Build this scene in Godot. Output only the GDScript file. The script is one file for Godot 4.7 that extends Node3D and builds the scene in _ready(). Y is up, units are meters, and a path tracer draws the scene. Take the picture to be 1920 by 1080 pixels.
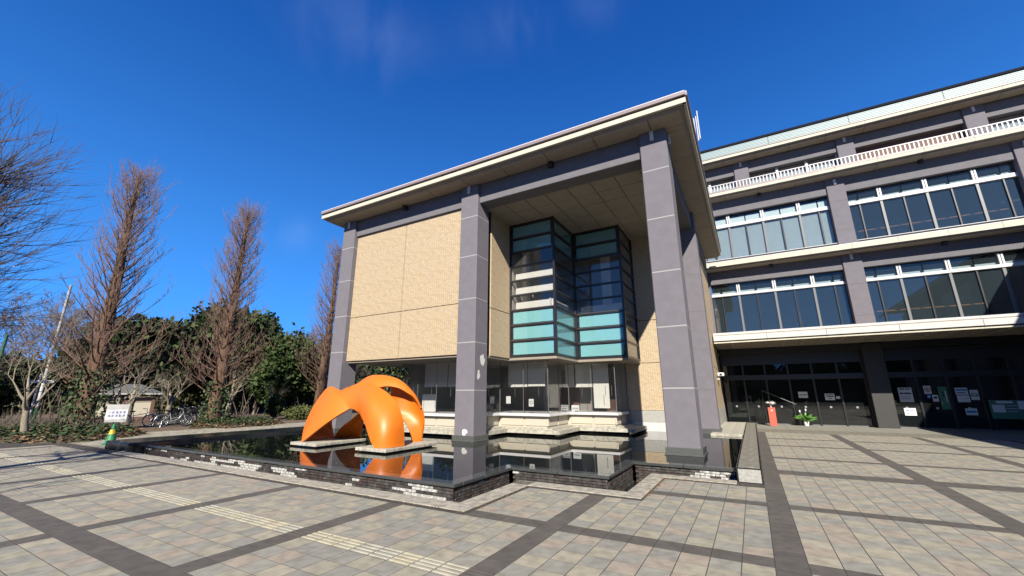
extends Node3D

var rng := RandomNumberGenerator.new()
var mats := {}
var texs := {}
var used_names := {}

# ---------------------------------------------------------------- mesh builder
class MB:
	var v := PackedVector3Array()
	var n := PackedVector3Array()

	func tri(a: Vector3, b: Vector3, c: Vector3) -> void:
		var nn := (c - a).cross(b - a).normalized()
		v.append(a); v.append(b); v.append(c)
		n.append(nn); n.append(nn); n.append(nn)

	func tri_out(a: Vector3, b: Vector3, c: Vector3, o: Vector3) -> void:
		if (c - a).cross(b - a).dot((a + b + c) / 3.0 - o) < 0.0:
			tri(a, c, b)
		else:
			tri(a, b, c)

	func quad(a: Vector3, b: Vector3, c: Vector3, d: Vector3) -> void:
		tri(a, b, c); tri(a, c, d)

	func quad_out(a: Vector3, b: Vector3, c: Vector3, d: Vector3, o: Vector3) -> void:
		if (c - a).cross(b - a).dot((a + b + c + d) / 4.0 - o) < 0.0:
			tri(a, c, b); tri(a, d, c)
		else:
			tri(a, b, c); tri(a, c, d)

	func tri_n(a: Vector3, b: Vector3, c: Vector3, na: Vector3, nb: Vector3, nc: Vector3) -> void:
		if (c - a).cross(b - a).dot(na + nb + nc) < 0.0:
			v.append(a); v.append(c); v.append(b); n.append(na); n.append(nc); n.append(nb)
		else:
			v.append(a); v.append(b); v.append(c); n.append(na); n.append(nb); n.append(nc)

	func box(lo: Vector3, hi: Vector3, ch := 0.0, skip_bottom := false) -> void:
		var o := (lo + hi) * 0.5
		if ch <= 0.0:
			var p := [Vector3(lo.x, lo.y, lo.z), Vector3(hi.x, lo.y, lo.z), Vector3(hi.x, lo.y, hi.z), Vector3(lo.x, lo.y, hi.z), Vector3(lo.x, hi.y, lo.z), Vector3(hi.x, hi.y, lo.z), Vector3(hi.x, hi.y, hi.z), Vector3(lo.x, hi.y, hi.z)]
			if not skip_bottom:
				quad_out(p[0], p[1], p[2], p[3], o)
			quad_out(p[4], p[5], p[6], p[7], o)
			quad_out(p[0], p[1], p[5], p[4], o); quad_out(p[1], p[2], p[6], p[5], o)
			quad_out(p[2], p[3], p[7], p[6], o); quad_out(p[3], p[0], p[4], p[7], o)
			return
		var h := (hi - lo) * 0.5
		ch = minf(ch, minf(h.x, minf(h.y, h.z)) * 0.8)
		var s := [-1.0, 1.0]
		for ax in 3:
			var b1 := (ax + 1) % 3
			var b2 := (ax + 2) % 3
			for sg in s:
				if skip_bottom and ax == 1 and sg < 0: continue
				var q := []
				for k in [[-1, -1], [1, -1], [1, 1], [-1, 1]]:
					var p := Vector3.ZERO
					p[ax] = sg * h[ax]; p[b1] = k[0] * (h[b1] - ch); p[b2] = k[1] * (h[b2] - ch)
					q.append(o + p)
				quad_out(q[0], q[1], q[2], q[3], o)
			for s1 in s:
				for s2 in s:
					if skip_bottom and ((b1 == 1 and s1 < 0) or (b2 == 1 and s2 < 0)): continue
					var q2 := []
					for k in [[-1, 0], [1, 0], [1, 1], [-1, 1]]:
						var p2 := Vector3.ZERO
						p2[ax] = k[0] * (h[ax] - ch)
						p2[b1] = s1 * (h[b1] - (ch if k[1] == 0 else 0.0))
						p2[b2] = s2 * (h[b2] - (0.0 if k[1] == 0 else ch))
						q2.append(o + p2)
					quad_out(q2[0], q2[1], q2[2], q2[3], o)
		for sx in s:
			for sy in s:
				if skip_bottom and sy < 0: continue
				for sz in s:
					tri_out(o + Vector3(sx * h.x, sy * (h.y - ch), sz * (h.z - ch)), o + Vector3(sx * (h.x - ch), sy * h.y, sz * (h.z - ch)), o + Vector3(sx * (h.x - ch), sy * (h.y - ch), sz * h.z), o)

	func tube(pts: Array, rad: Array, sides := 5, cap := true) -> void:
		var m := pts.size()
		if m < 2: return
		var ref := Vector3(0.31, 0.2, 0.93)
		var rings := []
		for i in m:
			var d: Vector3 = (pts[mini(i + 1, m - 1)] - pts[maxi(i - 1, 0)]).normalized()
			var a := d.cross(ref)
			if a.length() < 0.1: a = d.cross(Vector3(1, 0, 0))
			a = a.normalized()
			var b := d.cross(a)
			var ring := []
			for k in sides:
				var t := TAU * k / sides
				ring.append(a * cos(t) + b * sin(t))
			rings.append(ring)
		for i in m - 1:
			for k in sides:
				var k2 := (k + 1) % sides
				var n0: Vector3 = rings[i][k]; var n1: Vector3 = rings[i][k2]; var n2: Vector3 = rings[i + 1][k2]; var n3: Vector3 = rings[i + 1][k]
				var p0: Vector3 = pts[i] + n0 * rad[i]; var p1: Vector3 = pts[i] + n1 * rad[i]
				var p2: Vector3 = pts[i + 1] + n2 * rad[i + 1]; var p3: Vector3 = pts[i + 1] + n3 * rad[i + 1]
				tri_n(p0, p1, p2, n0, n1, n2); tri_n(p0, p2, p3, n0, n2, n3)
		if cap and sides > 3:
			for e in [0, m - 1]:
				for k in range(1, sides - 1):
					tri_out(pts[e] + rings[e][0] * rad[e], pts[e] + rings[e][k] * rad[e], pts[e] + rings[e][k + 1] * rad[e], pts[m - 1 - e])

	func lathe(o: Vector3, prof: Array, sides := 20) -> void:
		# prof: Vector2(radius, height)
		for i in prof.size() - 1:
			var p: Vector2 = prof[i]; var q: Vector2 = prof[i + 1]
			var t := (q - p).normalized()
			var nr := Vector2(t.y, -t.x)
			for k in sides:
				var a0 := TAU * k / sides; var a1 := TAU * (k + 1) / sides
				var d0 := Vector3(cos(a0), 0, sin(a0)); var d1 := Vector3(cos(a1), 0, sin(a1))
				var N0 := d0 * nr.x + Vector3(0, nr.y, 0); var N1 := d1 * nr.x + Vector3(0, nr.y, 0)
				var A := o + d0 * p.x + Vector3(0, p.y, 0); var B := o + d1 * p.x + Vector3(0, p.y, 0)
				var C := o + d1 * q.x + Vector3(0, q.y, 0); var D := o + d0 * q.x + Vector3(0, q.y, 0)
				if p.x > 1e-5: tri_n(A, B, C, N0, N1, N1)
				if q.x > 1e-5: tri_n(A, C, D, N0, N1, N0)

	func prism(poly: PackedVector2Array, y0: float, y1: float) -> void:
		# polygon in x,z extruded in y
		var idx := Geometry2D.triangulate_polygon(poly)
		for i in range(0, idx.size(), 3):
			var a := poly[idx[i]]; var b := poly[idx[i + 1]]; var c := poly[idx[i + 2]]
			tri_out(Vector3(a.x, y1, a.y), Vector3(b.x, y1, b.y), Vector3(c.x, y1, c.y), Vector3(a.x, y1 - 1, a.y))
			tri_out(Vector3(a.x, y0, a.y), Vector3(b.x, y0, b.y), Vector3(c.x, y0, c.y), Vector3(a.x, y0 + 1, a.y))
		var cw := Geometry2D.is_polygon_clockwise(poly)
		for i in poly.size():
			var a := poly[i]; var b := poly[(i + 1) % poly.size()]
			var d := (b - a).orthogonal().normalized()
			var mid := (a + b) * 0.5
			var out := mid + d * 0.001
			if Geometry2D.is_point_in_polygon(out, poly): d = -d
			var o3 := Vector3(mid.x - d.x, (y0 + y1) / 2, mid.y - d.y)
			quad_out(Vector3(a.x, y0, a.y), Vector3(b.x, y0, b.y), Vector3(b.x, y1, b.y), Vector3(a.x, y1, a.y), o3)

	func plate(poly: PackedVector2Array, o: Vector3, ux: Vector3, uy: Vector3, th: float) -> void:
		# polygon in a plane (o, ux, uy), th thick along ux x uy
		var nn := ux.cross(uy).normalized() * th
		var idx := Geometry2D.triangulate_polygon(poly)
		for i in range(0, idx.size(), 3):
			var a := o + ux * poly[idx[i]].x + uy * poly[idx[i]].y
			var b := o + ux * poly[idx[i + 1]].x + uy * poly[idx[i + 1]].y
			var c := o + ux * poly[idx[i + 2]].x + uy * poly[idx[i + 2]].y
			tri_out(a + nn, b + nn, c + nn, a); tri_out(a, b, c, a + nn)
		for i in poly.size():
			var p := poly[i]; var q := poly[(i + 1) % poly.size()]
			var d := (q - p).orthogonal().normalized()
			if Geometry2D.is_point_in_polygon((p + q) * 0.5 + d * 0.0005, poly): d = -d
			var a2 := o + ux * p.x + uy * p.y; var b2 := o + ux * q.x + uy * q.y
			quad_out(a2, b2, b2 + nn, a2 + nn, (a2 + b2) * 0.5 + nn * 0.5 - (ux * d.x + uy * d.y))

	func shell(g: Array, th: float) -> void:
		# g[i][j] grid of points, made into a smooth sheet with thickness
		var a := g.size(); var b: int = g[0].size()
		var nr := []
		for i in a:
			var row := []
			for j in b:
				var du: Vector3 = g[mini(i + 1, a - 1)][j] - g[maxi(i - 1, 0)][j]
				var dv: Vector3 = g[i][mini(j + 1, b - 1)] - g[i][maxi(j - 1, 0)]
				if du.length() < 1e-4: du = g[mini(i + 1, a - 1)][b / 2] - g[maxi(i - 1, 0)][b / 2]
				if dv.length() < 1e-4: dv = g[mini(i + 2, a - 1)][mini(j + 1, b - 1)] - g[mini(i + 2, a - 1)][maxi(j - 1, 0)]
				row.append(du.cross(dv).normalized())
			nr.append(row)
		for i in a - 1:
			for j in b - 1:
				for s in [1.0, -1.0]:
					var o: float = th * 0.5 * s
					var p := []; var q := []
					for k in [[0, 0], [1, 0], [1, 1], [0, 1]]:
						var N: Vector3 = nr[i + k[0]][j + k[1]]
						p.append(g[i + k[0]][j + k[1]] + N * o); q.append(N * s)
					tri_n(p[0], p[1], p[2], q[0], q[1], q[2]); tri_n(p[0], p[2], p[3], q[0], q[2], q[3])
		for e in [0, a - 1]:
			for j in b - 1:
				var h0: Vector3 = nr[e][j] * th * 0.5; var h1: Vector3 = nr[e][j + 1] * th * 0.5
				quad_out(g[e][j] - h0, g[e][j + 1] - h1, g[e][j + 1] + h1, g[e][j] + h0, g[1 if e == 0 else a - 2][j])
		for e in [0, b - 1]:
			for i in a - 1:
				var h0: Vector3 = nr[i][e] * th * 0.5; var h1: Vector3 = nr[i + 1][e] * th * 0.5
				quad_out(g[i][e] - h0, g[i + 1][e] - h1, g[i + 1][e] + h1, g[i][e] + h0, g[i][1 if e == 0 else b - 2])

	func ball(o: Vector3, r: Vector3, su := 12, sv := 8) -> void:
		for i in sv:
			for k in su:
				var p := []; var q := []
				for d in [[0, 0], [1, 0], [1, 1], [0, 1]]:
					var t: float = PI * (i + d[0]) / sv; var f: float = TAU * (k + d[1]) / su
					var e := Vector3(sin(t) * cos(f), cos(t), sin(t) * sin(f))
					p.append(o + e * r); q.append((e / r).normalized())
				if i > 0: tri_n(p[0], p[1], p[3], q[0], q[1], q[3])
				if i < sv - 1: tri_n(p[1], p[2], p[3], q[1], q[2], q[3])

	func mesh() -> ArrayMesh:
		var m := ArrayMesh.new()
		if v.size() == 0: return m
		var a := []
		a.resize(Mesh.ARRAY_MAX)
		a[Mesh.ARRAY_VERTEX] = v; a[Mesh.ARRAY_NORMAL] = n
		m.add_surface_from_arrays(Mesh.PRIMITIVE_TRIANGLES, a)
		return m

# ---------------------------------------------------------------- scene helpers
func numbered(s: String) -> String:
	if not used_names.has(s):
		used_names[s] = 0
		return s
	used_names[s] += 1
	return "%s_%03d" % [s, used_names[s]]

func thing(called: String, label: String, category: String, at := Vector3.ZERO, group := "") -> Node3D:
	var o := Node3D.new()
	o.name = numbered(called)
	o.position = at
	o.set_meta("label", label); o.set_meta("category", category)
	if group != "": o.set_meta("group", group)
	add_child(o)
	return o

func structure(called: String) -> Node3D:
	var o := Node3D.new()
	o.name = numbered(called)
	o.set_meta("kind", "structure")
	add_child(o)
	return o

func put(called: String, m: Mesh, mat: Material, parent: Node, at := Vector3.ZERO) -> MeshInstance3D:
	var o := MeshInstance3D.new()
	o.name = called
	o.mesh = m
	o.material_override = mat
	o.position = at
	parent.add_child(o, true)
	return o

func part(called: String, b: MB, mat: Material, parent: Node) -> MeshInstance3D:
	# the builder's points are in world axes; the parent may be placed anywhere
	var o := put(called, b.mesh(), mat, parent)
	if parent is Node3D and parent != self:
		var t := Transform3D.IDENTITY
		var q: Node = parent
		while q != self and q is Node3D:
			t = (q as Node3D).transform * t
			q = q.get_parent()
		o.transform = t.affine_inverse()
	return o

func bpart(called: String, lo: Vector3, hi: Vector3, mat: Material, parent: Node, ch := 0.0) -> MeshInstance3D:
	var b := MB.new()
	b.box(lo, hi, ch)
	return part(called, b, mat, parent)

func tag(o: Node, label: String, category: String, group := "") -> void:
	o.set_meta("label", label); o.set_meta("category", category)
	if group != "": o.set_meta("group", group)

func multi(called: String, mesh: Mesh, mat: Material, xf: Array, parent: Node, cols := []) -> MultiMeshInstance3D:
	var mm := MultiMesh.new()
	mm.transform_format = MultiMesh.TRANSFORM_3D
	mm.use_colors = cols.size() > 0
	mm.mesh = mesh
	mm.instance_count = xf.size()
	for i in xf.size():
		mm.set_instance_transform(i, xf[i])
		if cols.size() > 0: mm.set_instance_color(i, cols[i])
	var o := MultiMeshInstance3D.new()
	o.name = called
	o.multimesh = mm
	o.material_override = mat
	o.set_meta("kind", "stuff")
	parent.add_child(o, true)
	return o

# ---------------------------------------------------------------- textures and materials
func noise_bytes(size: int, freq: float, seed_: int, kind := FastNoiseLite.TYPE_SIMPLEX_SMOOTH, oct := 3) -> PackedByteArray:
	var f := FastNoiseLite.new()
	f.noise_type = kind
	f.seed = seed_
	f.frequency = freq
	f.fractal_octaves = oct
	var im := f.get_seamless_image(size, size, false, false, 0.15, true)
	im.convert(Image.FORMAT_L8)
	return im.get_data()

func grain(called: String, size: int, layers: Array, lo: float, hi: float, seed_ := 1, power := 1.0) -> Image:
	# layers: [frequency, weight, octaves]; weights summed, then laid between lo and hi
	if texs.has(called + "_im"): return texs[called + "_im"]
	var acc := PackedFloat32Array(); acc.resize(size * size)
	var tot := 0.0
	var k := 0
	for l in layers:
		var d := noise_bytes(size, l[0], seed_ + k * 7, FastNoiseLite.TYPE_SIMPLEX_SMOOTH, l[2])
		tot += l[1]; k += 1
		for i in size * size: acc[i] += d[i] * l[1]
	var out := PackedByteArray(); out.resize(size * size)
	for i in size * size:
		var t := acc[i] / (255.0 * tot)
		if power != 1.0: t = pow(t, power)
		out[i] = int(255.0 * clampf(lo + (hi - lo) * t, 0, 1))
	var im := Image.create_from_data(size, size, false, Image.FORMAT_L8, out)
	texs[called + "_im"] = im
	return im

func tex_of(called: String, im: Image) -> ImageTexture:
	if texs.has(called): return texs[called]
	var c := im.duplicate() as Image
	c.convert(Image.FORMAT_RGB8)
	c.generate_mipmaps()
	texs[called] = ImageTexture.create_from_image(c)
	return texs[called]

func ntex_of(called: String, im: Image, strength: float) -> ImageTexture:
	var key := called + "_n%.2f" % strength
	if texs.has(key): return texs[key]
	var c := im.duplicate() as Image
	c.convert(Image.FORMAT_RGB8)
	c.bump_map_to_normal_map(strength)
	texs[key] = ImageTexture.create_from_image(c)
	return texs[key]

func M(called: String, lin: Color, rough: float, image := "", scale := 1.0, bump := 0.0, spec := 0.5) -> StandardMaterial3D:
	if mats.has(called): return mats[called]
	var m := StandardMaterial3D.new()
	m.resource_name = called
	m.albedo_color = lin.linear_to_srgb()
	m.roughness = rough
	m.metallic_specular = spec
	if image != "":
		m.uv1_triplanar = true
		m.uv1_world_triplanar = true
		m.uv1_scale = Vector3.ONE * scale
		m.uv1_triplanar_sharpness = 8.0
		m.albedo_texture = tex_of(image, texs[image + "_im"])
		if bump > 0.0:
			m.normal_enabled = true
			m.normal_texture = ntex_of(image, texs[image + "_im"], bump)
	mats[called] = m
	return m

func glass(called: String, lin: Color, a: float, rough := 0.0) -> StandardMaterial3D:
	if mats.has(called): return mats[called]
	var m := StandardMaterial3D.new()
	m.resource_name = called
	var c := lin.linear_to_srgb()
	m.albedo_color = Color(c.r, c.g, c.b, a)
	m.transparency = BaseMaterial3D.TRANSPARENCY_ALPHA
	m.roughness = rough
	m.metallic_specular = 0.5
	mats[called] = m
	return m

func make_textures() -> void:
	grain("speck", 1024, [[0.3, 1.0, 2], [0.008, 0.45, 4]], 0.5, 1.35, 11)
	grain("granite", 512, [[0.35, 1.0, 1], [0.03, 0.35, 3]], 0.35, 1.45, 21)
	grain("conc", 512, [[0.012, 1.0, 5], [0.15, 0.35, 2]], 0.66, 1.16, 31)
	grain("plaster", 512, [[0.01, 0.35, 4], [0.25, 0.6, 2]], 0.86, 1.04, 131)
	grain("stain", 512, [[0.008, 1.0, 4], [0.03, 0.5, 4]], 0.45, 1.3, 41)
	grain("soil", 512, [[0.02, 0.7, 5], [0.18, 0.8, 2]], 0.3, 1.3, 51)
	grain("bark", 256, [[0.05, 1.0, 4], [0.2, 0.5, 2]], 0.35, 1.3, 61)
	grain("leafy", 256, [[0.05, 1.0, 3]], 0.5, 1.25, 71)
	# wall tiles: 45 x 95 mm with thin joints, a metre square
	var size := 1024
	var im := Image.create(size, size, false, Image.FORMAT_RGB8)
	im.fill(Color(0.74, 0.67, 0.58))
	var r := RandomNumberGenerator.new(); r.seed = 5
	var rows := 20; var cols := 10
	for j in rows:
		for i in cols:
			var off := 0
			var x0 := int(float(i) / cols * size) + off; var y0 := int(float(j) / rows * size)
			var t := r.randf_range(0.90, 1.0)
			var c := Color(t, t * r.randf_range(0.96, 1.0), t * r.randf_range(0.90, 1.0))
			im.fill_rect(Rect2i(x0 + 4, y0 + 4, size / cols - 8, size / rows - 8), c)
	texs["tile_im"] = im

# ---------------------------------------------------------------- the scene
const EYE := Vector3(0, 1.705, 0)
const U := 0.3
const SUN := Vector3(0.47, 0.756, 1.0)

func _ready() -> void:
	rng.seed = 20240107
	# camera
	var cam := Camera3D.new()
	cam.name = "camera"
	cam.position = EYE
	cam.rotation_degrees = Vector3(14.70, 29.65, -0.137)
	cam.fov = 70.42
	cam.near = 0.05
	cam.far = 1500.0
	add_child(cam)
	cam.current = true
	# sky, exposure
	var env := Environment.new()
	env.background_mode = Environment.BG_SKY
	var sm := ProceduralSkyMaterial.new()
	sm.sky_top_color = Color(0.0025, 0.033, 0.168).linear_to_srgb()
	sm.sky_horizon_color = Color(0.053, 0.258, 0.70).linear_to_srgb()
	sm.sky_curve = 0.26
	sm.ground_bottom_color = Color(0.10, 0.095, 0.085).linear_to_srgb()
	sm.ground_horizon_color = Color(0.15, 0.17, 0.2).linear_to_srgb()
	sm.sun_angle_max = 8.0
	sm.sun_curve = 0.05
	sm.sky_cover = sky_clouds()
	sm.sky_cover_modulate = Color(1, 1, 1, 1)
	var sky := Sky.new()
	sky.sky_material = sm
	env.sky = sky
	env.background_energy_multiplier = 1.0
	env.tonemap_mode = Environment.TONE_MAPPER_LINEAR
	env.tonemap_exposure = 2.25
	env.sdfgi_enabled = true
	env.ssao_enabled = true
	env.ssil_enabled = true
	var we := WorldEnvironment.new()
	we.name = "environment"
	we.environment = env
	add_child(we)
	# sun
	var sun := DirectionalLight3D.new()
	sun.name = "sun"
	sun.light_energy = 1.6
	sun.light_color = Color(1.0, 0.965, 0.9)
	sun.light_angular_distance = 0.5
	sun.shadow_enabled = true
	add_child(sun)
	sun.look_at_from_position(Vector3.ZERO, -SUN, Vector3.UP)

	make_textures()
	make_materials()
	make_ground()
	make_plaza()
	make_pool()
	make_pavilion()
	make_main_building()
	make_side_wing()
	make_sculpture()
	make_park()
	make_small_things()

func sky_clouds() -> ImageTexture:
	# thin high wisps in loose patches
	var w := 1024; var h := 512
	var f := FastNoiseLite.new()
	f.seed = 77; f.frequency = 0.022; f.fractal_octaves = 5
	var f2 := FastNoiseLite.new()
	f2.seed = 12; f2.frequency = 0.006; f2.fractal_octaves = 3
	var im := Image.create(w, h, false, Image.FORMAT_RGBA8)
	im.fill(Color(0, 0, 0, 0))
	# patches: azimuth right of -z, elevation, half widths, strength
	var patches := [[-54.0, 44.0, 9.0, 4.5, 1.0], [-30.0, 47.5, 7.0, 3.0, 0.8], [-14.0, 50.0, 6.0, 3.0, 0.7], [-61.0, 20.0, 3.2, 2.0, 1.1], [40.0, 40.0, 14.0, 6.0, 0.9], [110.0, 46.0, 12.0, 5.0, 0.9], [170.0, 38.0, 16.0, 6.0, 0.9], [-120.0, 42.0, 14.0, 5.0, 0.9], [-165.0, 55.0, 14.0, 6.0, 0.8]]
	for y in range(40, h / 2):
		var el := 90.0 - 180.0 * y / h
		for x in w:
			var az := 360.0 * x / w
			if az > 180.0: az -= 360.0
			var k := 0.0
			for p in patches:
				var da: float = (az - p[0]) / p[2]; var de: float = (el - p[1]) / p[3]
				k += p[4] * exp(-da * da - de * de)
			if k < 0.02: continue
			var a := f.get_noise_2d(x * 1.5 + f2.get_noise_2d(x, y) * 70.0, y * 1.0 - x * 0.3) * 0.5 + 0.5
			var t := clampf(k * (0.15 + 2.2 * (a - 0.4)), 0, 1)
			im.set_pixel(x, y, Color(0.56, 0.56, 0.58, t * 0.085))
	return ImageTexture.create_from_image(im)

func make_materials() -> void:
	M("paver_grey_a", Color(0.222, 0.217, 0.187), 0.85, "speck", 0.55, 1.2)
	M("paver_grey_b", Color(0.21, 0.206, 0.18), 0.85, "speck", 0.55, 1.2)
	M("paver_grey_c", Color(0.235, 0.228, 0.193), 0.85, "speck", 0.55, 1.2)
	M("paver_tan_a", Color(0.262, 0.245, 0.188), 0.85, "speck", 0.55, 1.2)
	M("paver_tan_b", Color(0.268, 0.232, 0.185), 0.85, "speck", 0.55, 1.2)
	M("paver_tan_c", Color(0.285, 0.26, 0.20), 0.85, "speck", 0.55, 1.2)
	M("paver_dark_a", Color(0.074, 0.066, 0.058), 0.85, "speck", 0.55, 1.2)
	M("paver_dark_b", Color(0.082, 0.073, 0.064), 0.85, "speck", 0.55, 1.2)
	M("paver_bar", Color(0.37, 0.355, 0.285), 0.8, "speck", 0.55)
	M("paver_bar_yellow", Color(0.39, 0.36, 0.25), 0.8, "speck", 0.55)
	M("grout", Color(0.05, 0.042, 0.036), 0.95, "soil", 1.5)
	M("soil", Color(0.15, 0.105, 0.066), 1.0, "soil", 0.35, 2.0)
	M("path", Color(0.29, 0.27, 0.21), 0.9, "conc", 0.3)
	M("kerb", Color(0.29, 0.27, 0.225), 0.85, "conc", 0.8, 1.0)
	M("brick_dark", Color(0.045, 0.038, 0.036), 0.6, "stain", 1.3, 1.5)
	M("brick_brown", Color(0.055, 0.035, 0.03), 0.65, "stain", 1.3, 1.5)
	M("brick_grey", Color(0.06, 0.056, 0.052), 0.65, "stain", 1.3, 1.5)
	M("brick_white", Color(0.40, 0.40, 0.385), 0.85, "stain", 2.6, 1.0)
	M("mortar", Color(0.02, 0.018, 0.017), 0.9)
	M("coping", Color(0.055, 0.06, 0.06), 0.07, "granite", 1.2)
	M("granite_black", Color(0.018, 0.02, 0.022), 0.18, "granite", 1.2)
	M("granite_top", Color(0.17, 0.16, 0.13), 0.75, "conc", 0.9, 1.0)
	M("granite_light", Color(0.33, 0.33, 0.31), 0.6, "granite", 0.8)
	M("granite_plinth", Color(0.085, 0.09, 0.088), 0.3, "granite", 1.0)
	M("column", Color(0.123, 0.116, 0.137), 0.9, "plaster", 0.4, 0.6)
	M("column_joint", Color(0.22, 0.215, 0.225), 0.9)
	M("beam", Color(0.115, 0.112, 0.127), 0.9, "plaster", 0.5, 0.6)
	M("patch", Color(0.45, 0.45, 0.44), 0.9)
	M("tile", Color(0.385, 0.325, 0.235), 0.6, "tile", 1.0)
	M("joint_dark", Color(0.03, 0.028, 0.026), 0.9)
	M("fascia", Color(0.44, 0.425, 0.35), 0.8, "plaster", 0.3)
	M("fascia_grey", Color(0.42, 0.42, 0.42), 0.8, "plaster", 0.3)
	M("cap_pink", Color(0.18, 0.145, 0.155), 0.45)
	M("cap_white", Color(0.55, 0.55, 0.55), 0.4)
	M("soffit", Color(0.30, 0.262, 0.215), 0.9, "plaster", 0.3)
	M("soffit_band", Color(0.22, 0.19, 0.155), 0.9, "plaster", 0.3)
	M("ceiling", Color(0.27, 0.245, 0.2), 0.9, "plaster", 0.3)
	M("frame_black", Color(0.012, 0.012, 0.014), 0.35)
	M("cap_black", Color(0.012, 0.013, 0.018), 0.95, "", 1.0, 0.0, 0.2)
	M("pole_grey", Color(0.3, 0.3, 0.3), 0.8, "conc", 0.6)
	M("twig_dark", Color(0.06, 0.045, 0.045), 0.95)
	M("frame_grey", Color(0.10, 0.105, 0.11), 0.4)
	M("frame_white", Color(0.42, 0.42, 0.43), 0.45)
	M("cyan_panel", Color(0.20, 0.455, 0.49), 0.12)
	M("blind", Color(0.55, 0.55, 0.52), 0.9)
	M("blind_cyan", Color(0.42, 0.54, 0.57), 0.8)
	M("screen_cyan", Color(0.195, 0.265, 0.28), 0.5)
	M("room", Color(0.26, 0.255, 0.24), 0.9)
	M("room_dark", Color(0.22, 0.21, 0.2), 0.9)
	M("room_brown", Color(0.09, 0.045, 0.035), 0.7)
	M("room_wood", Color(0.42, 0.2, 0.08), 0.5)
	M("cream", Color(0.34, 0.315, 0.26), 0.6)
	M("slab", Color(0.34, 0.325, 0.275), 0.8, "conc", 0.8, 1.0)
	M("steel", Color(0.6, 0.6, 0.6), 0.3).metallic = 0.9
	M("paper", Color(0.55, 0.57, 0.57), 0.9)
	M("ink", Color(0.02, 0.03, 0.06), 0.9)
	M("orange", Color(0.50, 0.118, 0.004), 0.5)
	var o: StandardMaterial3D = mats["orange"]
	o.clearcoat_enabled = true; o.clearcoat = 0.1; o.clearcoat_roughness = 0.4
	M("bark_red", Color(0.13, 0.073, 0.045), 0.95, "bark", 1.2, 2.0)
	M("twig_red", Color(0.15, 0.095, 0.078), 0.95)
	M("bark_pale", Color(0.27, 0.235, 0.18), 0.95, "bark", 1.6, 2.0)
	M("bark_dark", Color(0.09, 0.072, 0.055), 0.95, "bark", 1.2, 2.0)
	M("twig_grey", Color(0.10, 0.08, 0.066), 0.95)
	for l in [["leaf_dark", Color(0.02, 0.03, 0.014)], ["leaf_mid", Color(0.032, 0.052, 0.016)], ["leaf_olive", Color(0.075, 0.085, 0.03)], ["leaf_ivy", Color(0.03, 0.05, 0.02)], ["leaf_ivy_pale", Color(0.075, 0.09, 0.045)], ["leaf_dry", Color(0.10, 0.06, 0.035)], ["leaf_fall", Color(0.2, 0.13, 0.075)]]:
		var lm := M(l[0], l[1], 0.7, "", 1.0, 0.0, 0.3)
		lm.backlight_enabled = true
		lm.backlight = Color(l[1].r, l[1].g, l[1].b) * 0.7
	M("water", Color(0.006, 0.008, 0.008), 0.012)
	var w: StandardMaterial3D = mats["water"]
	var wi := grain("ripple", 512, [[0.02, 1.0, 2], [0.06, 0.25, 2]], 0.45, 0.55, 91)
	w.uv1_triplanar = true; w.uv1_world_triplanar = true; w.uv1_scale = Vector3.ONE * 0.35
	w.normal_enabled = true
	w.normal_texture = ntex_of("ripple", wi, 0.6)
	w.normal_scale = 0.25
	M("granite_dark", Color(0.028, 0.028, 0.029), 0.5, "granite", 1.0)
	glass("glass_clear", Color(0.02, 0.025, 0.028), 0.12)
	glass("glass_tint", Color(0.03, 0.045, 0.055), 0.2)
	glass("glass_door", Color(0.01, 0.012, 0.013), 0.55)

# ---------------------------------------------------------------- ground and paving
func sheet(x0: float, x1: float, z0: float, z1: float, y: float, b: MB) -> void:
	b.quad_out(Vector3(x0, y, z0), Vector3(x1, y, z0), Vector3(x1, y, z1), Vector3(x0, y, z1), Vector3((x0 + x1) / 2, y - 1, (z0 + z1) / 2))

func make_ground() -> void:
	var b := MB.new()
	sheet(-700, -26, -700, 700, -0.03, b)
	sheet(16, 700, -700, 700, -0.03, b)
	sheet(-26, 16, 4, 700, -0.03, b)
	sheet(-26, 16, -700, -34, -0.03, b)
	var g := part("ground", b, mats["soil"], self)
	g.set_meta("kind", "structure")
	var p := MB.new()
	sheet(-25.9, -19.28, -34, -5.95, -0.006, p)
	var pg := part("path", p, mats["path"], self)
	pg.set_meta("kind", "structure")
	var base := MB.new()
	base.box(Vector3(-19.28, -0.35, -33.99), Vector3(-0.03, -0.016, -20.0))
	var bf := part("pavilion_forecourt", base, mats["grout"], self)
	bf.set_meta("kind", "structure")

func in_pool_area(x: float, z: float) -> bool:
	if z > -5.56 or x > -0.02: return false
	if x < -4.0: return true
	if x < -1.86: return z < -7.67
	return z < -9.75

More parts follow.
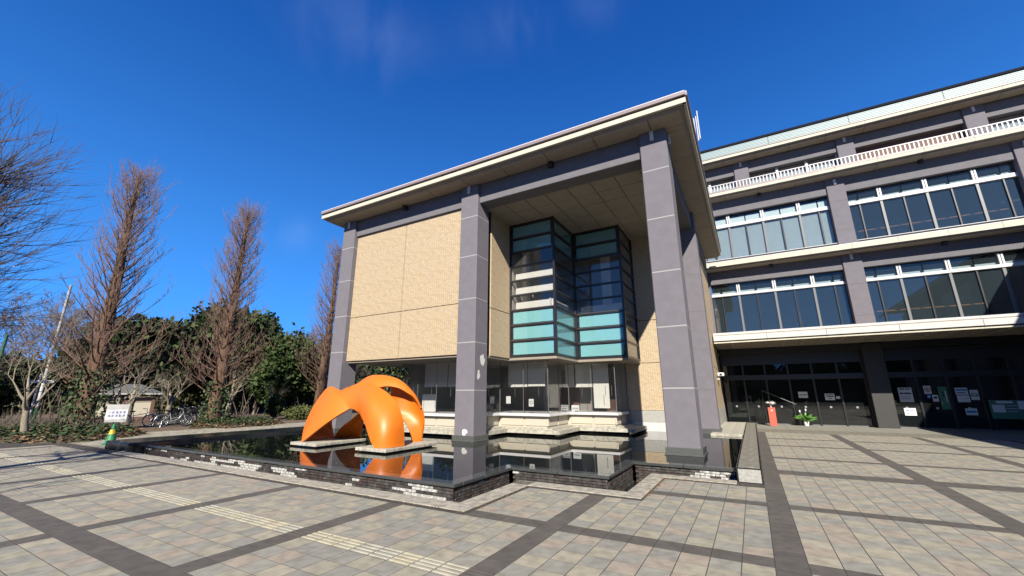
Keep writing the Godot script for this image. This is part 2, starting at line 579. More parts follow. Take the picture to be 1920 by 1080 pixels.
func make_plaza() -> void:
	var plaza := structure("plaza_paving")
	var bed := MB.new()
	for r in [[-26.0, 15.99, -5.9, 3.99], [-4.3, 15.99, -7.95, -5.9], [-2.15, 15.99, -10.0, -7.95], [-0.03, 15.99, -33.99, -10.0]]:
		bed.box(Vector3(r[0], -0.35, r[2]), Vector3(r[1], -0.001, r[3]))
	part("paving_bed", bed, mats["grout"], plaza)
	# which rows (in z) and columns (in x) are dark strips
	var z_dark := []
	for z in [-2.133, -5.43, -8.13, -11.43, -11.73, -14.13, -17.43, -20.13]: z_dark.append(z)
	var gap := 0.0045
	var shape := MB.new()
	shape.box(Vector3(-U / 2 + gap, -0.02, -U / 2 + gap), Vector3(U / 2 - gap, 0.0, U / 2 - gap), 0.0012, true)
	var paver_mesh := shape.mesh()
	var bars := MB.new()
	for k in 4:
		var zz := -0.1125 + 0.075 * k
		bars.box(Vector3(-0.138, -0.002, zz - 0.0175), Vector3(0.138, 0.006, zz + 0.0175), 0.005, true)
	var bar_mesh := bars.mesh()
	var cells := []
	var v := Vector3.ZERO
	var fwd := Basis.from_euler(Vector3(deg_to_rad(14.7), deg_to_rad(29.65), 0)) * Vector3(0, 0, -1)
	var z_top := -2.433 + 0.3 * 20
	for j in 92:
		var zc := z_top - 0.3 * j - 0.15
		if zc < -23.43: break
		for i in range(-88, 53):
			var xc := 0.279 + U * i - 0.15
			if in_pool_area(xc, zc): continue
			if xc < -22.3 and zc < -4.2: continue
			var col := posmod(i, 9)
			var dark := col == 0
			for zd in z_dark:
				if zc < zd - 0.02 and zc > zd - 0.29: dark = true
			var tactile := zc < -3.63 and zc > -3.93 and xc < -2.3
			var d := Vector3(xc, 0, zc) - EYE
			var f := d.normalized().dot(fwd)
			var vis := f > 0.56
			var score := (d.length() if vis else 900.0 + d.length())
			cells.append([score, xc, zc, dark, tactile, i, j])
	cells.sort_custom(func(a, b): return a[0] < b[0])
	var counts := {"paver": 0, "dark_paver": 0, "tactile_paver": 0}
	var limit := {"paver": 300, "dark_paver": 110, "tactile_paver": 60}
	var rest := {}
	for c in cells:
		var kind := "tactile_paver" if c[4] else ("dark_paver" if c[3] else "paver")
		var tan := posmod(c[5] + c[6], 2) == 0
		if rng.randf() < 0.05: tan = not tan
		var pick := rng.randi() % 3
		var mn := ""
		if c[3]: mn = ["paver_dark_a", "paver_dark_b", "paver_dark_a"][pick]
		else: mn = ("paver_tan_" if tan else "paver_grey_") + ["a", "b", "c"][pick]
		var bmn: String = ["paver_bar", "paver_bar", "paver_bar_yellow"][pick]
		if c[3]: bmn = mn
		var t := Transform3D(Basis.from_euler(Vector3(rng.randf_range(-0.0012, 0.0012), rng.randf_range(-0.004, 0.004), rng.randf_range(-0.0012, 0.0012))), Vector3(c[1], rng.randf_range(0.0, 0.0006), c[2]))
		if counts[kind] < limit[kind] and c[0] < 800.0:
			counts[kind] += 1
			var o := put(kind, paver_mesh, mats[mn], plaza)
			o.transform = t
			if c[4]: put("raised_bars", bar_mesh, mats[bmn], o)
		else:
			var key := kind + ":" + mn
			if not rest.has(key): rest[key] = []
			rest[key].append(t)
			if c[4]:
				var k2 := "raised_bar:" + bmn
				if not rest.has(k2): rest[k2] = []
				rest[k2].append(t)
	for key in rest:
		var kk: String = key
		var nm := kk.split(":")
		multi("farther_" + nm[0] + "s", bar_mesh if nm[0] == "raised_bar" else paver_mesh, mats[nm[1]], rest[key], plaza)
	# smooth threshold slabs in front of the entrance
	var th := structure("entrance_pavement")
	var x := -0.02
	while x < 15.9:
		for zz in [[-25.6, -23.44], [-27.9, -25.61], [-33.9, -27.91]]:
			bpart("paving_slab", Vector3(x + 0.004, -0.02, zz[0]), Vector3(minf(x + 1.346, 15.9), 0.002, zz[1]), mats["granite_top"] if zz[0] > -26 else mats["paver_grey_b"], th, 0.004)
		x += 1.35

# ---------------------------------------------------------------- pool
func make_pool() -> void:
	var b := MB.new()
	b.box(Vector3(-19.2, -0.40, -19.99), Vector3(-0.04, -0.30, -5.55))
	var fl := part("moat_floor", b, mats["granite_black"], self)
	fl.set_meta("kind", "structure")
	var wb := MB.new()
	var poly := PackedVector2Array([Vector2(-17.44, -6.63), Vector2(-5.09, -6.63), Vector2(-5.09, -8.71), Vector2(-2.91, -8.71), Vector2(-2.91, -10.77), Vector2(-0.475, -10.77), Vector2(-0.475, -19.98), Vector2(-17.44, -19.98)])
	var idx := Geometry2D.triangulate_polygon(poly)
	for i in range(0, idx.size(), 3):
		var q := []
		for k in 3: q.append(Vector3(poly[idx[i + k]].x, 0.158, poly[idx[i + k]].y))
		wb.tri_out(q[0], q[1], q[2], q[0] - Vector3(0, 1, 0))
	var water := part("water", wb, mats["water"], self)
	water.set_meta("kind", "structure")
	# wall of dark bricks below the coping
	var wall := thing("pool_wall", "low dark brick pool wall with white lime stains and black stone coping", "wall", Vector3(-10, 0, -6.4))
	var runs := [[Vector3(-17.5, 0, -6.36), Vector3(-4.82, 0, -6.36), Vector3(0, 0, 1)], [Vector3(-4.82, 0, -6.36), Vector3(-4.82, 0, -8.44), Vector3(1, 0, 0)], [Vector3(-4.82, 0, -8.44), Vector3(-2.64, 0, -8.44), Vector3(0, 0, 1)], [Vector3(-2.64, 0, -8.44), Vector3(-2.64, 0, -10.5), Vector3(1, 0, 0)], [Vector3(-2.64, 0, -10.5), Vector3(-0.49, 0, -10.5), Vector3(0, 0, 1)]]
	var core := MB.new()
	var cop_meshes := []
	var bricks := []
	var f := FastNoiseLite.new(); f.seed = 3; f.frequency = 0.9; f.fractal_octaves = 2
	for ri in runs.size():
		var r: Array = runs[ri]
		var a: Vector3 = r[0]; var e: Vector3 = r[1]; var nn: Vector3 = r[2]
		var d := (e - a).normalized(); var L := (e - a).length()
		# core: from the brick back to 0.3 m inside
		var q := [a - nn * 0.085 + d * (0.1 if nn.x > 0 else 0.0), e - nn * 0.085 - d * (0.1 if nn.z > 0 and ri < 4 else 0.0), a - nn * 0.30 + d * (0.1 if nn.x > 0 else 0.0), e - nn * 0.30 - d * (0.1 if nn.z > 0 and ri < 4 else 0.0)]
		var lo := Vector3(1e9, -0.3, 1e9); var hi := Vector3(-1e9, 0.098, -1e9)
		for p in q:
			lo.x = minf(lo.x, p.x); lo.z = minf(lo.z, p.z); hi.x = maxf(hi.x, p.x); hi.z = maxf(hi.z, p.z)
		core.box(lo, hi)
		var rows := 7
		var along := 0.207
		for j in rows:
			var y := 0.092 - 0.0545 * (j + 1)
			var s := -0.04 + (0.1035 if j % 2 == 1 else 0.0)
			if nn.x > 0: s = 0.02 + (0.1035 if j % 2 == 1 else 0.0)
			while s < L - 0.04:
				var s1 := minf(s + along - 0.008, L - 0.045 if ri < 4 or true else L)
				var s0 := maxf(s, 0.0 if nn.x > 0 else -0.0)
				if s1 - s0 > 0.03:
					bricks.append([ri, a + d * s0, a + d * s1, nn, y, j])
				s += along
		# coping stones
		var s2 := 0.0
		var stones := int(round(L / 1.25))
		stones = maxi(stones, 2)
		var trim0 := 0.0 if ri == 0 else (0.28 if nn.z > 0 and ri > 0 else 0.0)
		for k in stones:
			var t0 := L * k / stones + 0.004; var t1 := L * (k + 1) / stones - 0.004
			if k == 0 and nn.z > 0 and ri > 0: t0 = -0.276
			if k == stones - 1 and nn.x > 0: t1 = L - 0.004
			if k == 0 and nn.x > 0: t0 = 0.284
			if k == stones - 1 and nn.z > 0 and ri < 4: t1 = L
			var c0 := a + d * t0; var c1 := a + d * t1
			var l2 := Vector3(minf(c0.x, c1.x), 0.10, minf(c0.z, c1.z)); var h2 := Vector3(maxf(c0.x, c1.x), 0.166, maxf(c0.z, c1.z))
			if nn.z > 0: l2.z = a.z - 0.275
			else: l2.x = a.x - 0.275
			bpart("coping_stone", l2, h2, mats["coping"], wall, 0.012)
	part("wall_core", core, mats["mortar"], wall)
	bricks.sort_custom(func(p, q2): return (p[1] - EYE).length() + 0.4 * p[5] < (q2[1] - EYE).length() + 0.4 * q2[5])
	var kinds := ["brick_dark", "brick_brown", "brick_grey", "brick_white"]
	var left := {}
	for k in kinds: left[k] = MB.new()
	var made := 0
	for br in bricks:
		var p0: Vector3 = br[1]; var p1: Vector3 = br[2]; var nn: Vector3 = br[3]; var y: float = br[4]
		var mid := (p0 + p1) * 0.5
		var out := -0.04 + rng.randf_range(-0.007, 0.006)
		var lo := Vector3(minf(p0.x, p1.x), y, minf(p0.z, p1.z)); var hi := Vector3(maxf(p0.x, p1.x), y + 0.046, maxf(p0.z, p1.z))
		if nn.z > 0: hi.z = p0.z + out; lo.z = p0.z - 0.084
		else: hi.x = p0.x + out; lo.x = p0.x - 0.084
		var w := 0.0
		if br[0] == 0: w = f.get_noise_2d(mid.x * 1.1, y * 9.0) + 0.34 * exp(-pow((mid.x + 11.6) / 2.9, 2.0)) * 1.6 - 0.22 + 0.12 * sin(mid.x * 4.2)
		elif br[0] == 4: w = f.get_noise_2d(mid.x * 1.1, y * 9.0) + 0.7 * clampf((mid.x + 1.5) / 0.6, -1, 1)
		else: w = f.get_noise_2d(mid.x * 2.0 + mid.z, y * 9.0) - 0.45
		if br[0] == 0 and mid.x > -7.0 and mid.x < -5.3: w += 0.3 * (1.0 if br[5] < 4 else 0.0)
		var kk: String = "brick_white" if w > 0.24 else kinds[[0, 0, 1, 2, 0, 2][rng.randi() % 6]]
		if made < 300:
			made += 1
			bpart("brick", lo, hi, mats[kk], wall, 0.004)
		else:
			(left[kk] as MB).box(lo, hi)
	for k in kinds:
		if (left[k] as MB).v.size() > 0:
			part("farther_bricks", left[k], mats[k], wall).set_meta("kind", "stuff")
	# stone kerb round the moat
	var kerb := thing("pool_kerb", "pale stone kerb along the moat in front of the pool", "kerb", Vector3(-4, 0, -5.7))
	var kr := [[-17.6, -4.01, -5.935, -5.56, 0], [-4.38, -4.01, -8.03, -5.935, 1], [-4.38, -2.19, -8.03, -7.66, 0], [-2.19, -1.86, -10.1, -7.66, 1], [-1.86, -0.49, -10.1, -9.76, 0]]
	for r in kr:
		var x0: float = r[0]; var x1: float = r[1]; var z0: float = r[2]; var z1: float = r[3]
		var len_ := (x1 - x0) if r[4] == 0 else (z1 - z0)
		var n := maxi(1, int(round(len_ / 1.05)))
		for k in n:
			var a0 := len_ * k / n + 0.003; var a1 := len_ * (k + 1) / n - 0.003
			if r[4] == 0: bpart("kerb_stone", Vector3(x0 + a0, -0.3, z0), Vector3(x0 + a1, 0.014, z1), mats["kerb"], kerb, 0.008)
			else: bpart("kerb_stone", Vector3(x0, -0.3, z0 + a0), Vector3(x1, 0.014, z0 + a1), mats["kerb"], kerb, 0.008)
	# low granite walls at both ends
	var gw := thing("granite_wall", "long low granite wall beside the pool leading to the entrance", "wall", Vector3(-0.25, 0, -17))
	bpart("wall_core", Vector3(-0.485, -0.3, -25.6), Vector3(-0.025, 0.272, -10.03), mats["granite_black"], gw, 0.01)
	var zs := -10.06
	while zs > -25.4:
		var z1 := maxf(zs - 1.44, -25.56)
		bpart("top_slab", Vector3(-0.445, 0.27, z1 + 0.004), Vector3(-0.06, 0.287, zs), mats["granite_top"], gw, 0.004)
		zs -= 1.45
	bpart("end_panel", Vector3(-0.455, 0.008, -10.04), Vector3(-0.055, 0.25, -10.018), mats["granite_light"], gw, 0.004)
	var gb := thing("black_plinth", "wide low black granite ledge at the left end of the pool", "ledge", Vector3(-18.4, 0, -9))
	bpart("ledge_body", Vector3(-19.27, -0.3, -16.0), Vector3(-17.45, 0.235, -5.96), mats["granite_black"], gb, 0.03)
	var z3 := -5.99
	while z3 > -15.9:
		bpart("ledge_slab", Vector3(-19.24, 0.234, maxf(z3 - 1.6, -15.98) + 0.006), Vector3(-17.48, 0.252, z3), mats["granite_black"], gb, 0.006)
		z3 -= 1.6
	var le := thing("stone_ledge", "flat stone ledge between the pavilion wall and the granite wall", "ledge", Vector3(-1, 0, -22))
	for k in 3:
		bpart("ledge_slab", Vector3(-1.62, 0.12, -26.6 + 2.7 * k), Vector3(-0.49, 0.24, -23.91 + 2.7 * k), mats["slab"], le, 0.008)
	bpart("ledge_body", Vector3(-1.6, -0.3, -26.5), Vector3(-0.49, 0.12, -18.7), mats["granite_black"], le)

# ---------------------------------------------------------------- pavilion
const COLX := [-16.44, -9.296, -2.153]
const CW := 0.82
const CZ := -12.17
const CZB := -13.0
const JY := [1.88, 3.58, 5.22, 6.91, 8.55]

func column(parent: Node, x: float, z: float, white_joint: bool) -> Node3D:
	var c := Node3D.new()
	c.name = "column"
	parent.add_child(c, true)
	c.position = Vector3(x + CW / 2, 0, z - 0.415) - (parent as Node3D).position
	var ys := [-0.3]
	ys.append_array(JY)
	ys.append(9.93)
	for i in ys.size() - 1:
		bpart("segment", Vector3(x, ys[i] + (0.0028 if i > 0 else 0.0), z - 0.83), Vector3(x + CW, ys[i + 1] - 0.0028, z), mats["column"], c, 0.022)
	bpart("joint_sealant", Vector3(x + 0.004, -0.2, z - 0.826), Vector3(x + CW - 0.004, 9.8, z - 0.004), mats["column_joint"] if white_joint else mats["beam"], c, 0.022)
	bpart("plinth", Vector3(x - 0.05, -0.3, z - 0.88), Vector3(x + CW + 0.05, 0.355, z + 0.05), mats["granite_plinth"], c, 0.012)
	bpart("plinth_band", Vector3(x - 0.075, 0.155, z - 0.9), Vector3(x + CW + 0.075, 0.19, z + 0.075), mats["granite_plinth"], c, 0.008)
	return c

func patch_poly(n: int, rx: float, ry: float, seed_: int) -> PackedVector2Array:
	var r := RandomNumberGenerator.new(); r.seed = seed_
	var p := PackedVector2Array()
	for i in n:
		var t := TAU * i / n
		var k := r.randf_range(0.55, 1.1)
		p.append(Vector2(cos(t) * rx * k, sin(t) * ry * k))
	return p

func eave_run(roof: Node, along_x: bool, s0: float, s1: float, edge: float, sgn: float, joints0: float, step: float) -> void:
	# fascia, cap and dropped soffit panels of one roof edge. edge: z (or x) of the fascia face
	var mk := func(called: String, a0: float, a1: float, y0: float, y1: float, e0: float, e1: float, mat: String, ch: float) -> void:
		var lo: Vector3; var hi: Vector3
		if along_x:
			lo = Vector3(a0, y0, minf(e0, e1)); hi = Vector3(a1, y1, maxf(e0, e1))
		else:
			lo = Vector3(minf(e0, e1), y0, a0); hi = Vector3(maxf(e0, e1), y1, a1)
		bpart(called, lo, hi, mats[mat], roof, ch)
	var k := joints0
	while k > s0: k -= step
	var cuts := [s0]
	k += step
	while k < s1 - 0.05:
		if k > s0 + 0.05: cuts.append(k)
		k += step
	cuts.append(s1)
	# soffit panels
	for i in cuts.size() - 1:
		var p0: float = maxf(cuts[i] + 0.008, -16.98) if along_x else cuts[i] + 0.008
		var p1: float = minf(cuts[i + 1] - 0.008, -0.79) if along_x else minf(cuts[i + 1] - 0.008, -12.30)
		if p1 - p0 < 0.05: continue
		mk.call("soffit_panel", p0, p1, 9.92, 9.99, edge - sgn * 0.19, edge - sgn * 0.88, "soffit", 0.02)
	# fascia in longer lengths
	for i in range(0, cuts.size() - 1, 2):
		var j := mini(i + 2, cuts.size() - 1)
		mk.call("fascia", cuts[i] + 0.003, cuts[j] - 0.003, 10.03, 10.20, edge, edge - sgn * 0.1, "fascia", 0.006)
		mk.call("roof_cap", cuts[i] + 0.002, cuts[j] - 0.002, 10.255, 10.375, edge + sgn * 0.06, edge - sgn * 0.3, "cap_pink", 0.006)
		mk.call("cap_flashing", cuts[i] + 0.002, cuts[j] - 0.002, 10.375, 10.40, edge + sgn * 0.05, edge - sgn * 0.32, "cap_white", 0.004)

func make_pavilion() -> void:
	var pv := thing("pavilion", "pavilion with purple grey columns, tan tile walls and a wide flat roof above the pool", "building", Vector3(-8.9, 0, -18))
	for i in 3:
		var c := column(pv, COLX[i], CZ, true)
		if i == 1:
			for q in [[-8.476, 2.97, -12.66, 0.17, 0.24, 4], [-8.476, 2.4, -12.44, 0.10, 0.2, 9]]:
				var b := MB.new()
				b.plate(patch_poly(11, q[3], q[4], q[5]), Vector3(q[0], q[1], q[2]), Vector3(0, 0, -1), Vector3(0, 1, 0), 0.006)
				part("repair_patch", b, mats["patch"], c)
			var b2 := MB.new()
			b2.plate(patch_poly(9, 0.13, 0.12, 6), Vector3(-8.84, 0.45, CZ), Vector3(1, 0, 0), Vector3(0, 1, 0), 0.006)
			part("repair_patch", b2, mats["patch"], c)
	column(pv, COLX[2], CZ - 7.14, false)
	# beams
	for i in 2:
		bpart("beam", Vector3(COLX[i] + CW, 9.11, -12.95), Vector3(COLX[i + 1], 9.95, -12.30), mats["beam"], pv, 0.015)
	bpart("beam", Vector3(-2.03, 9.11, -19.31), Vector3(-1.46, 9.95, -13.0), mats["beam"], pv, 0.015)
	bpart("beam", Vector3(-2.03, 9.11, -27.0), Vector3(-1.46, 9.95, -20.14), mats["beam"], pv, 0.015)
	bpart("beam", Vector3(-16.3, 9.11, -27.0), Vector3(-15.75, 9.95, -13.0), mats["beam"], pv, 0.015)
	# roof
	var roof := Node3D.new(); roof.name = "roof"; pv.add_child(roof)
	roof.position = Vector3(0, 10, 0) - Vector3(pv.position.x, 0, pv.position.z)
	roof.position = Vector3(8.9, 10, 18)
	bpart("roof_slab", Vector3(-17.08, 9.985, -27.2), Vector3(-0.70, 10.30, -11.50), mats["soffit_band"], roof)
	bpart("roof_gap", Vector3(-17.15, 10.19, -27.2), Vector3(-0.63, 10.27, -11.43), mats["joint_dark"], roof)
	eave_run(roof, true, -17.18, -0.60, -11.40, 1.0, COLX[1] + CW / 2, 1.785)
	eave_run(roof, false, -27.2, -11.401, -0.60, 1.0, CZ - 0.415, 1.785)
	# underside band that slopes from the fascia to the panels
	var sb := MB.new()
	sb.quad_out(Vector3(-17.1, 10.03, -11.49), Vector3(-0.68, 10.03, -11.49), Vector3(-0.79, 9.95, -11.585), Vector3(-17.0, 9.95, -11.585), Vector3(-9, 10.5, -11.8))
	sb.quad_out(Vector3(-17.1, 10.03, -11.49), Vector3(-0.68, 10.03, -11.49), Vector3(-0.68, 10.03, -11.80), Vector3(-17.1, 10.03, -11.80), Vector3(-9, 10.5, -11.8))
	sb.quad_out(Vector3(-0.69, 10.03, -27.2), Vector3(-0.69, 10.03, -11.48), Vector3(-0.785, 9.95, -11.59), Vector3(-0.785, 9.95, -27.2), Vector3(-1.2, 10.5, -18))
	part("drip_edge", sb, mats["soffit_band"], roof)
	# lamps on the column necks and black floodlights at mid-bay
	for x in COLX:
		bpart("neck_lamp", Vector3(x + 0.34, 9.56, CZ + 0.002), Vector3(x + 0.46, 9.90, CZ + 0.07), mats["frame_white"], pv, 0.012)
	bpart("neck_lamp", Vector3(-1.331, 9.56, -12.66), Vector3(-1.26, 9.90, -12.54), mats["frame_white"], pv, 0.012)
	for x in [-12.42, -5.31]:
		bpart("floodlight", Vector3(x - 0.1, 9.72, -12.298), Vector3(x + 0.1, 9.91, -12.1), mats["frame_black"], pv, 0.02)
	# tiled upper wall, four panels with open joints
	bpart("wall_core", Vector3(-15.60, 3.2, -27.0), Vector3(-8.68, 9.4, -13.46), mats["joint_dark"], pv)
	bpart("wall_core", Vector3(-15.60, 3.2, -13.46), Vector3(-9.30, 9.4, -12.46), mats["joint_dark"], pv)
	for xx in [[-15.615, -12.472], [-12.448, -9.30]]:
		for yy in [[3.18, 5.13], [5.154, 9.4]]:
			bpart("tile_panel", Vector3(xx[0], yy[0], -12.46), Vector3(xx[1], yy[1], -12.40), mats["tile"], pv, 0.006)
	for yy in [[3.18, 5.06], [5.084, 9.3]]:
		bpart("tile_panel", Vector3(-8.68, yy[0], -14.95), Vector3(-8.62, yy[1], -13.43), mats["tile"], pv, 0.006)
	# soffit below the upper wall
	bpart("wall_soffit", Vector3(-15.62, 3.10, -19.6), Vector3(-8.66, 3.185, -12.47), mats["soffit_band"], pv)
	# back wall of the porch
	for yy in [[1.03, 3.10], [3.122, 5.06], [5.084, 9.2]]:
		bpart("tile_panel", Vector3(-4.35 if yy[0] > 2.0 else -5.4, yy[0], -19.62), Vector3(-1.6, yy[1], -19.5), mats["tile"], pv, 0.006)
	bpart("granite_base", Vector3(-5.4, 0.53, -19.64), Vector3(-1.6, 1.022, -19.49), mats["granite_light"], pv, 0.008)
	bpart("granite_base", Vector3(-5.4, -0.3, -19.64), Vector3(-1.6, 0.526, -19.485), mats["fascia_grey"], pv, 0.008)
	bpart("wall_core", Vector3(-4.4, 0.0, -19.9), Vector3(-1.62, 9.2, -19.63), mats["joint_dark"], pv)
	# side wall towards the main building
	for yy in [[1.03, 3.10], [3.122, 5.06], [5.084, 9.3]]:
		for zz in [[-23.6, -20.14], [-27.9, -23.62]]:
			bpart("tile_panel", Vector3(-1.72, yy[0], zz[0]), Vector3(-1.56, yy[1], zz[1]), mats["tile"], pv, 0.006)
	bpart("granite_base", Vector3(-1.74, 0.12, -27.9), Vector3(-1.53, 1.022, -20.14), mats["granite_light"], pv, 0.008)
	bpart("wall_core", Vector3(-2.0, 0.0, -27.9), Vector3(-1.7, 9.6, -20.1), mats["joint_dark"], pv)
	# panelled porch ceiling
	bpart("ceiling_backing", Vector3(-8.66, 9.19, -19.5), Vector3(-1.5, 9.3, -12.9), mats["soffit_band"], pv)
	var i0 := 0
	var x := -8.62
	while x < -2.1:
		var z := -12.96
		while z > -19.4:
			if not (z - 0.89 < -15.0 and x + 0.89 < -6.4 and z < -15.9) or true:
				bpart("ceiling_panel", Vector3(x + 0.014, 9.15, maxf(z - 0.8925 + 0.014, -19.49)), Vector3(minf(x + 0.8925 - 0.014, -2.04), 9.195, z - 0.014), mats["ceiling"], pv, 0.004)
			z -= 0.8925
		x += 0.8925
	make_bay(pv)
	make_counters(pv)

func glazed_face(w: Node, p0: Vector2, p1: Vector2, rows: Array, kinds: Array, nrm: Vector2, inset: float) -> void:
	# a wall of glass from plan point p0 to p1 with horizontal bars at the row heights
	var d := (p1 - p0).normalized(); var L := (p1 - p0).length()
	var mk := func(called: String, s0: float, s1: float, y0: float, y1: float, o0: float, o1: float, mat: Material, ch: float) -> void:
		var a := p0 + d * s0 + nrm * o0; var b := p0 + d * s1 + nrm * o1
		bpart(called, Vector3(minf(a.x, b.x), y0, minf(a.y, b.y)), Vector3(maxf(a.x, b.x), y1, maxf(a.y, b.y)), mat, w, ch)
	for i in rows.size():
		mk.call("bar", 0.05, L - 0.05, rows[i] - 0.05, rows[i] + 0.05, -0.06, 0.03 if i == 0 else 0.012, mats["frame_black"], 0.006)
		if i > 0 and i < rows.size() - 1:
			mk.call("glazing_bead", 0.06, L - 0.06, rows[i] + 0.02, rows[i] + 0.035, 0.0125, 0.03, mats["frame_grey"], 0.003)
	for i in rows.size() - 1:
		var y0: float = rows[i] + 0.05; var y1: float = rows[i + 1] - 0.05
		if kinds[i] == "c":
			mk.call("cyan_pane", inset, L - inset, y0 + 0.03, y1 - 0.03, -0.06, -0.045, mats["cyan_panel"], 0.0)
			mk.call("pane", 0.05, L - 0.05, y0, y1, -0.022, -0.018, mats["glass_clear"], 0.0)
			mk.call("pane_backing", 0.05, L - 0.05, y0, y1, -0.08, -0.07, mats["frame_black"], 0.0)
		else:
			mk.call("pane", 0.05, L - 0.05, y0, y1, -0.022, -0.018, mats["glass_clear"] if kinds[i] != "d" else mats["glass_tint"], 0.0)
			if kinds[i] == "b":
				mk.call("blind", inset, L - inset, y0, y0 + 0.36, -0.30, -0.27, mats["blind"], 0.0)

func make_bay(pv: Node) -> void:
	var bay := Node3D.new(); bay.name = "bay_window"; pv.add_child(bay)
	bay.position = Vector3(-6.5, 3.2, -16) - (pv as Node3D).position
	var rows := []
	for i in 10: rows.append(3.25 + 0.651 * i)
	var P := [Vector2(-8.62, -14.97), Vector2(-6.5, -14.97), Vector2(-6.5, -17.28), Vector2(-4.32, -17.28), Vector2(-4.32, -19.5)]
	glazed_face(bay, P[0], P[1], rows, ["c", "c", "c", "b", "b", "b", "g", "c", "c"], Vector2(0, 1), 0.14)
	glazed_face(bay, P[1], P[2], rows, ["c", "c", "c", "b", "g", "g", "g", "c", "c"], Vector2(1, 0), 0.14)
	glazed_face(bay, P[2], P[3], rows, ["c", "c", "c", "b", "g", "g", "g", "c", "c"], Vector2(0, 1), 0.14)
	glazed_face(bay, P[3], P[4], rows, ["d", "d", "g", "g", "g", "g", "g", "g", "g"], Vector2(1, 0), 0.14)
	for q in [P[0] + Vector2(0.03, 0), P[1], P[2], P[3], P[4] + Vector2(0, 0.04)]:
		bpart("post", Vector3(q.x - 0.055, 3.2, q.y - 0.055), Vector3(q.x + 0.04, 9.15, q.y + 0.04), mats["frame_black"], bay, 0.006)
	var pl := MB.new()
	pl.prism(PackedVector2Array([Vector2(-8.66, -14.95), Vector2(-6.48, -14.95), Vector2(-6.48, -17.26), Vector2(-4.30, -17.26), Vector2(-4.30, -19.6), Vector2(-8.66, -19.6)]), 3.10, 3.20)
	part("bay_soffit", pl, mats["soffit_band"], bay)
	# room behind the glass
	bpart("room_wall", Vector3(-8.6, 3.2, -19.6), Vector3(-4.4, 9.15, -19.45), mats["room"], bay)
	bpart("room_wall", Vector3(-8.62, 3.2, -19.4), Vector3(-8.55, 9.15, -15.1), mats["room"], bay)
	bpart("room_floor", Vector3(-8.5, 5.0, -19.4), Vector3(-6.62, 5.1, -15.4), mats["room"], bay)
	bpart("room_floor", Vector3(-6.62, 5.0, -19.4), Vector3(-4.5, 5.1, -17.7), mats["room"], bay)
	for q in [[-8.3, -15.9], [-5.4, -18.2]]:
		bpart("room_column", Vector3(q[0], 5.1, q[1]), Vector3(q[0] + 0.35, 9.1, q[1] + 0.35), mats["blind"], bay)

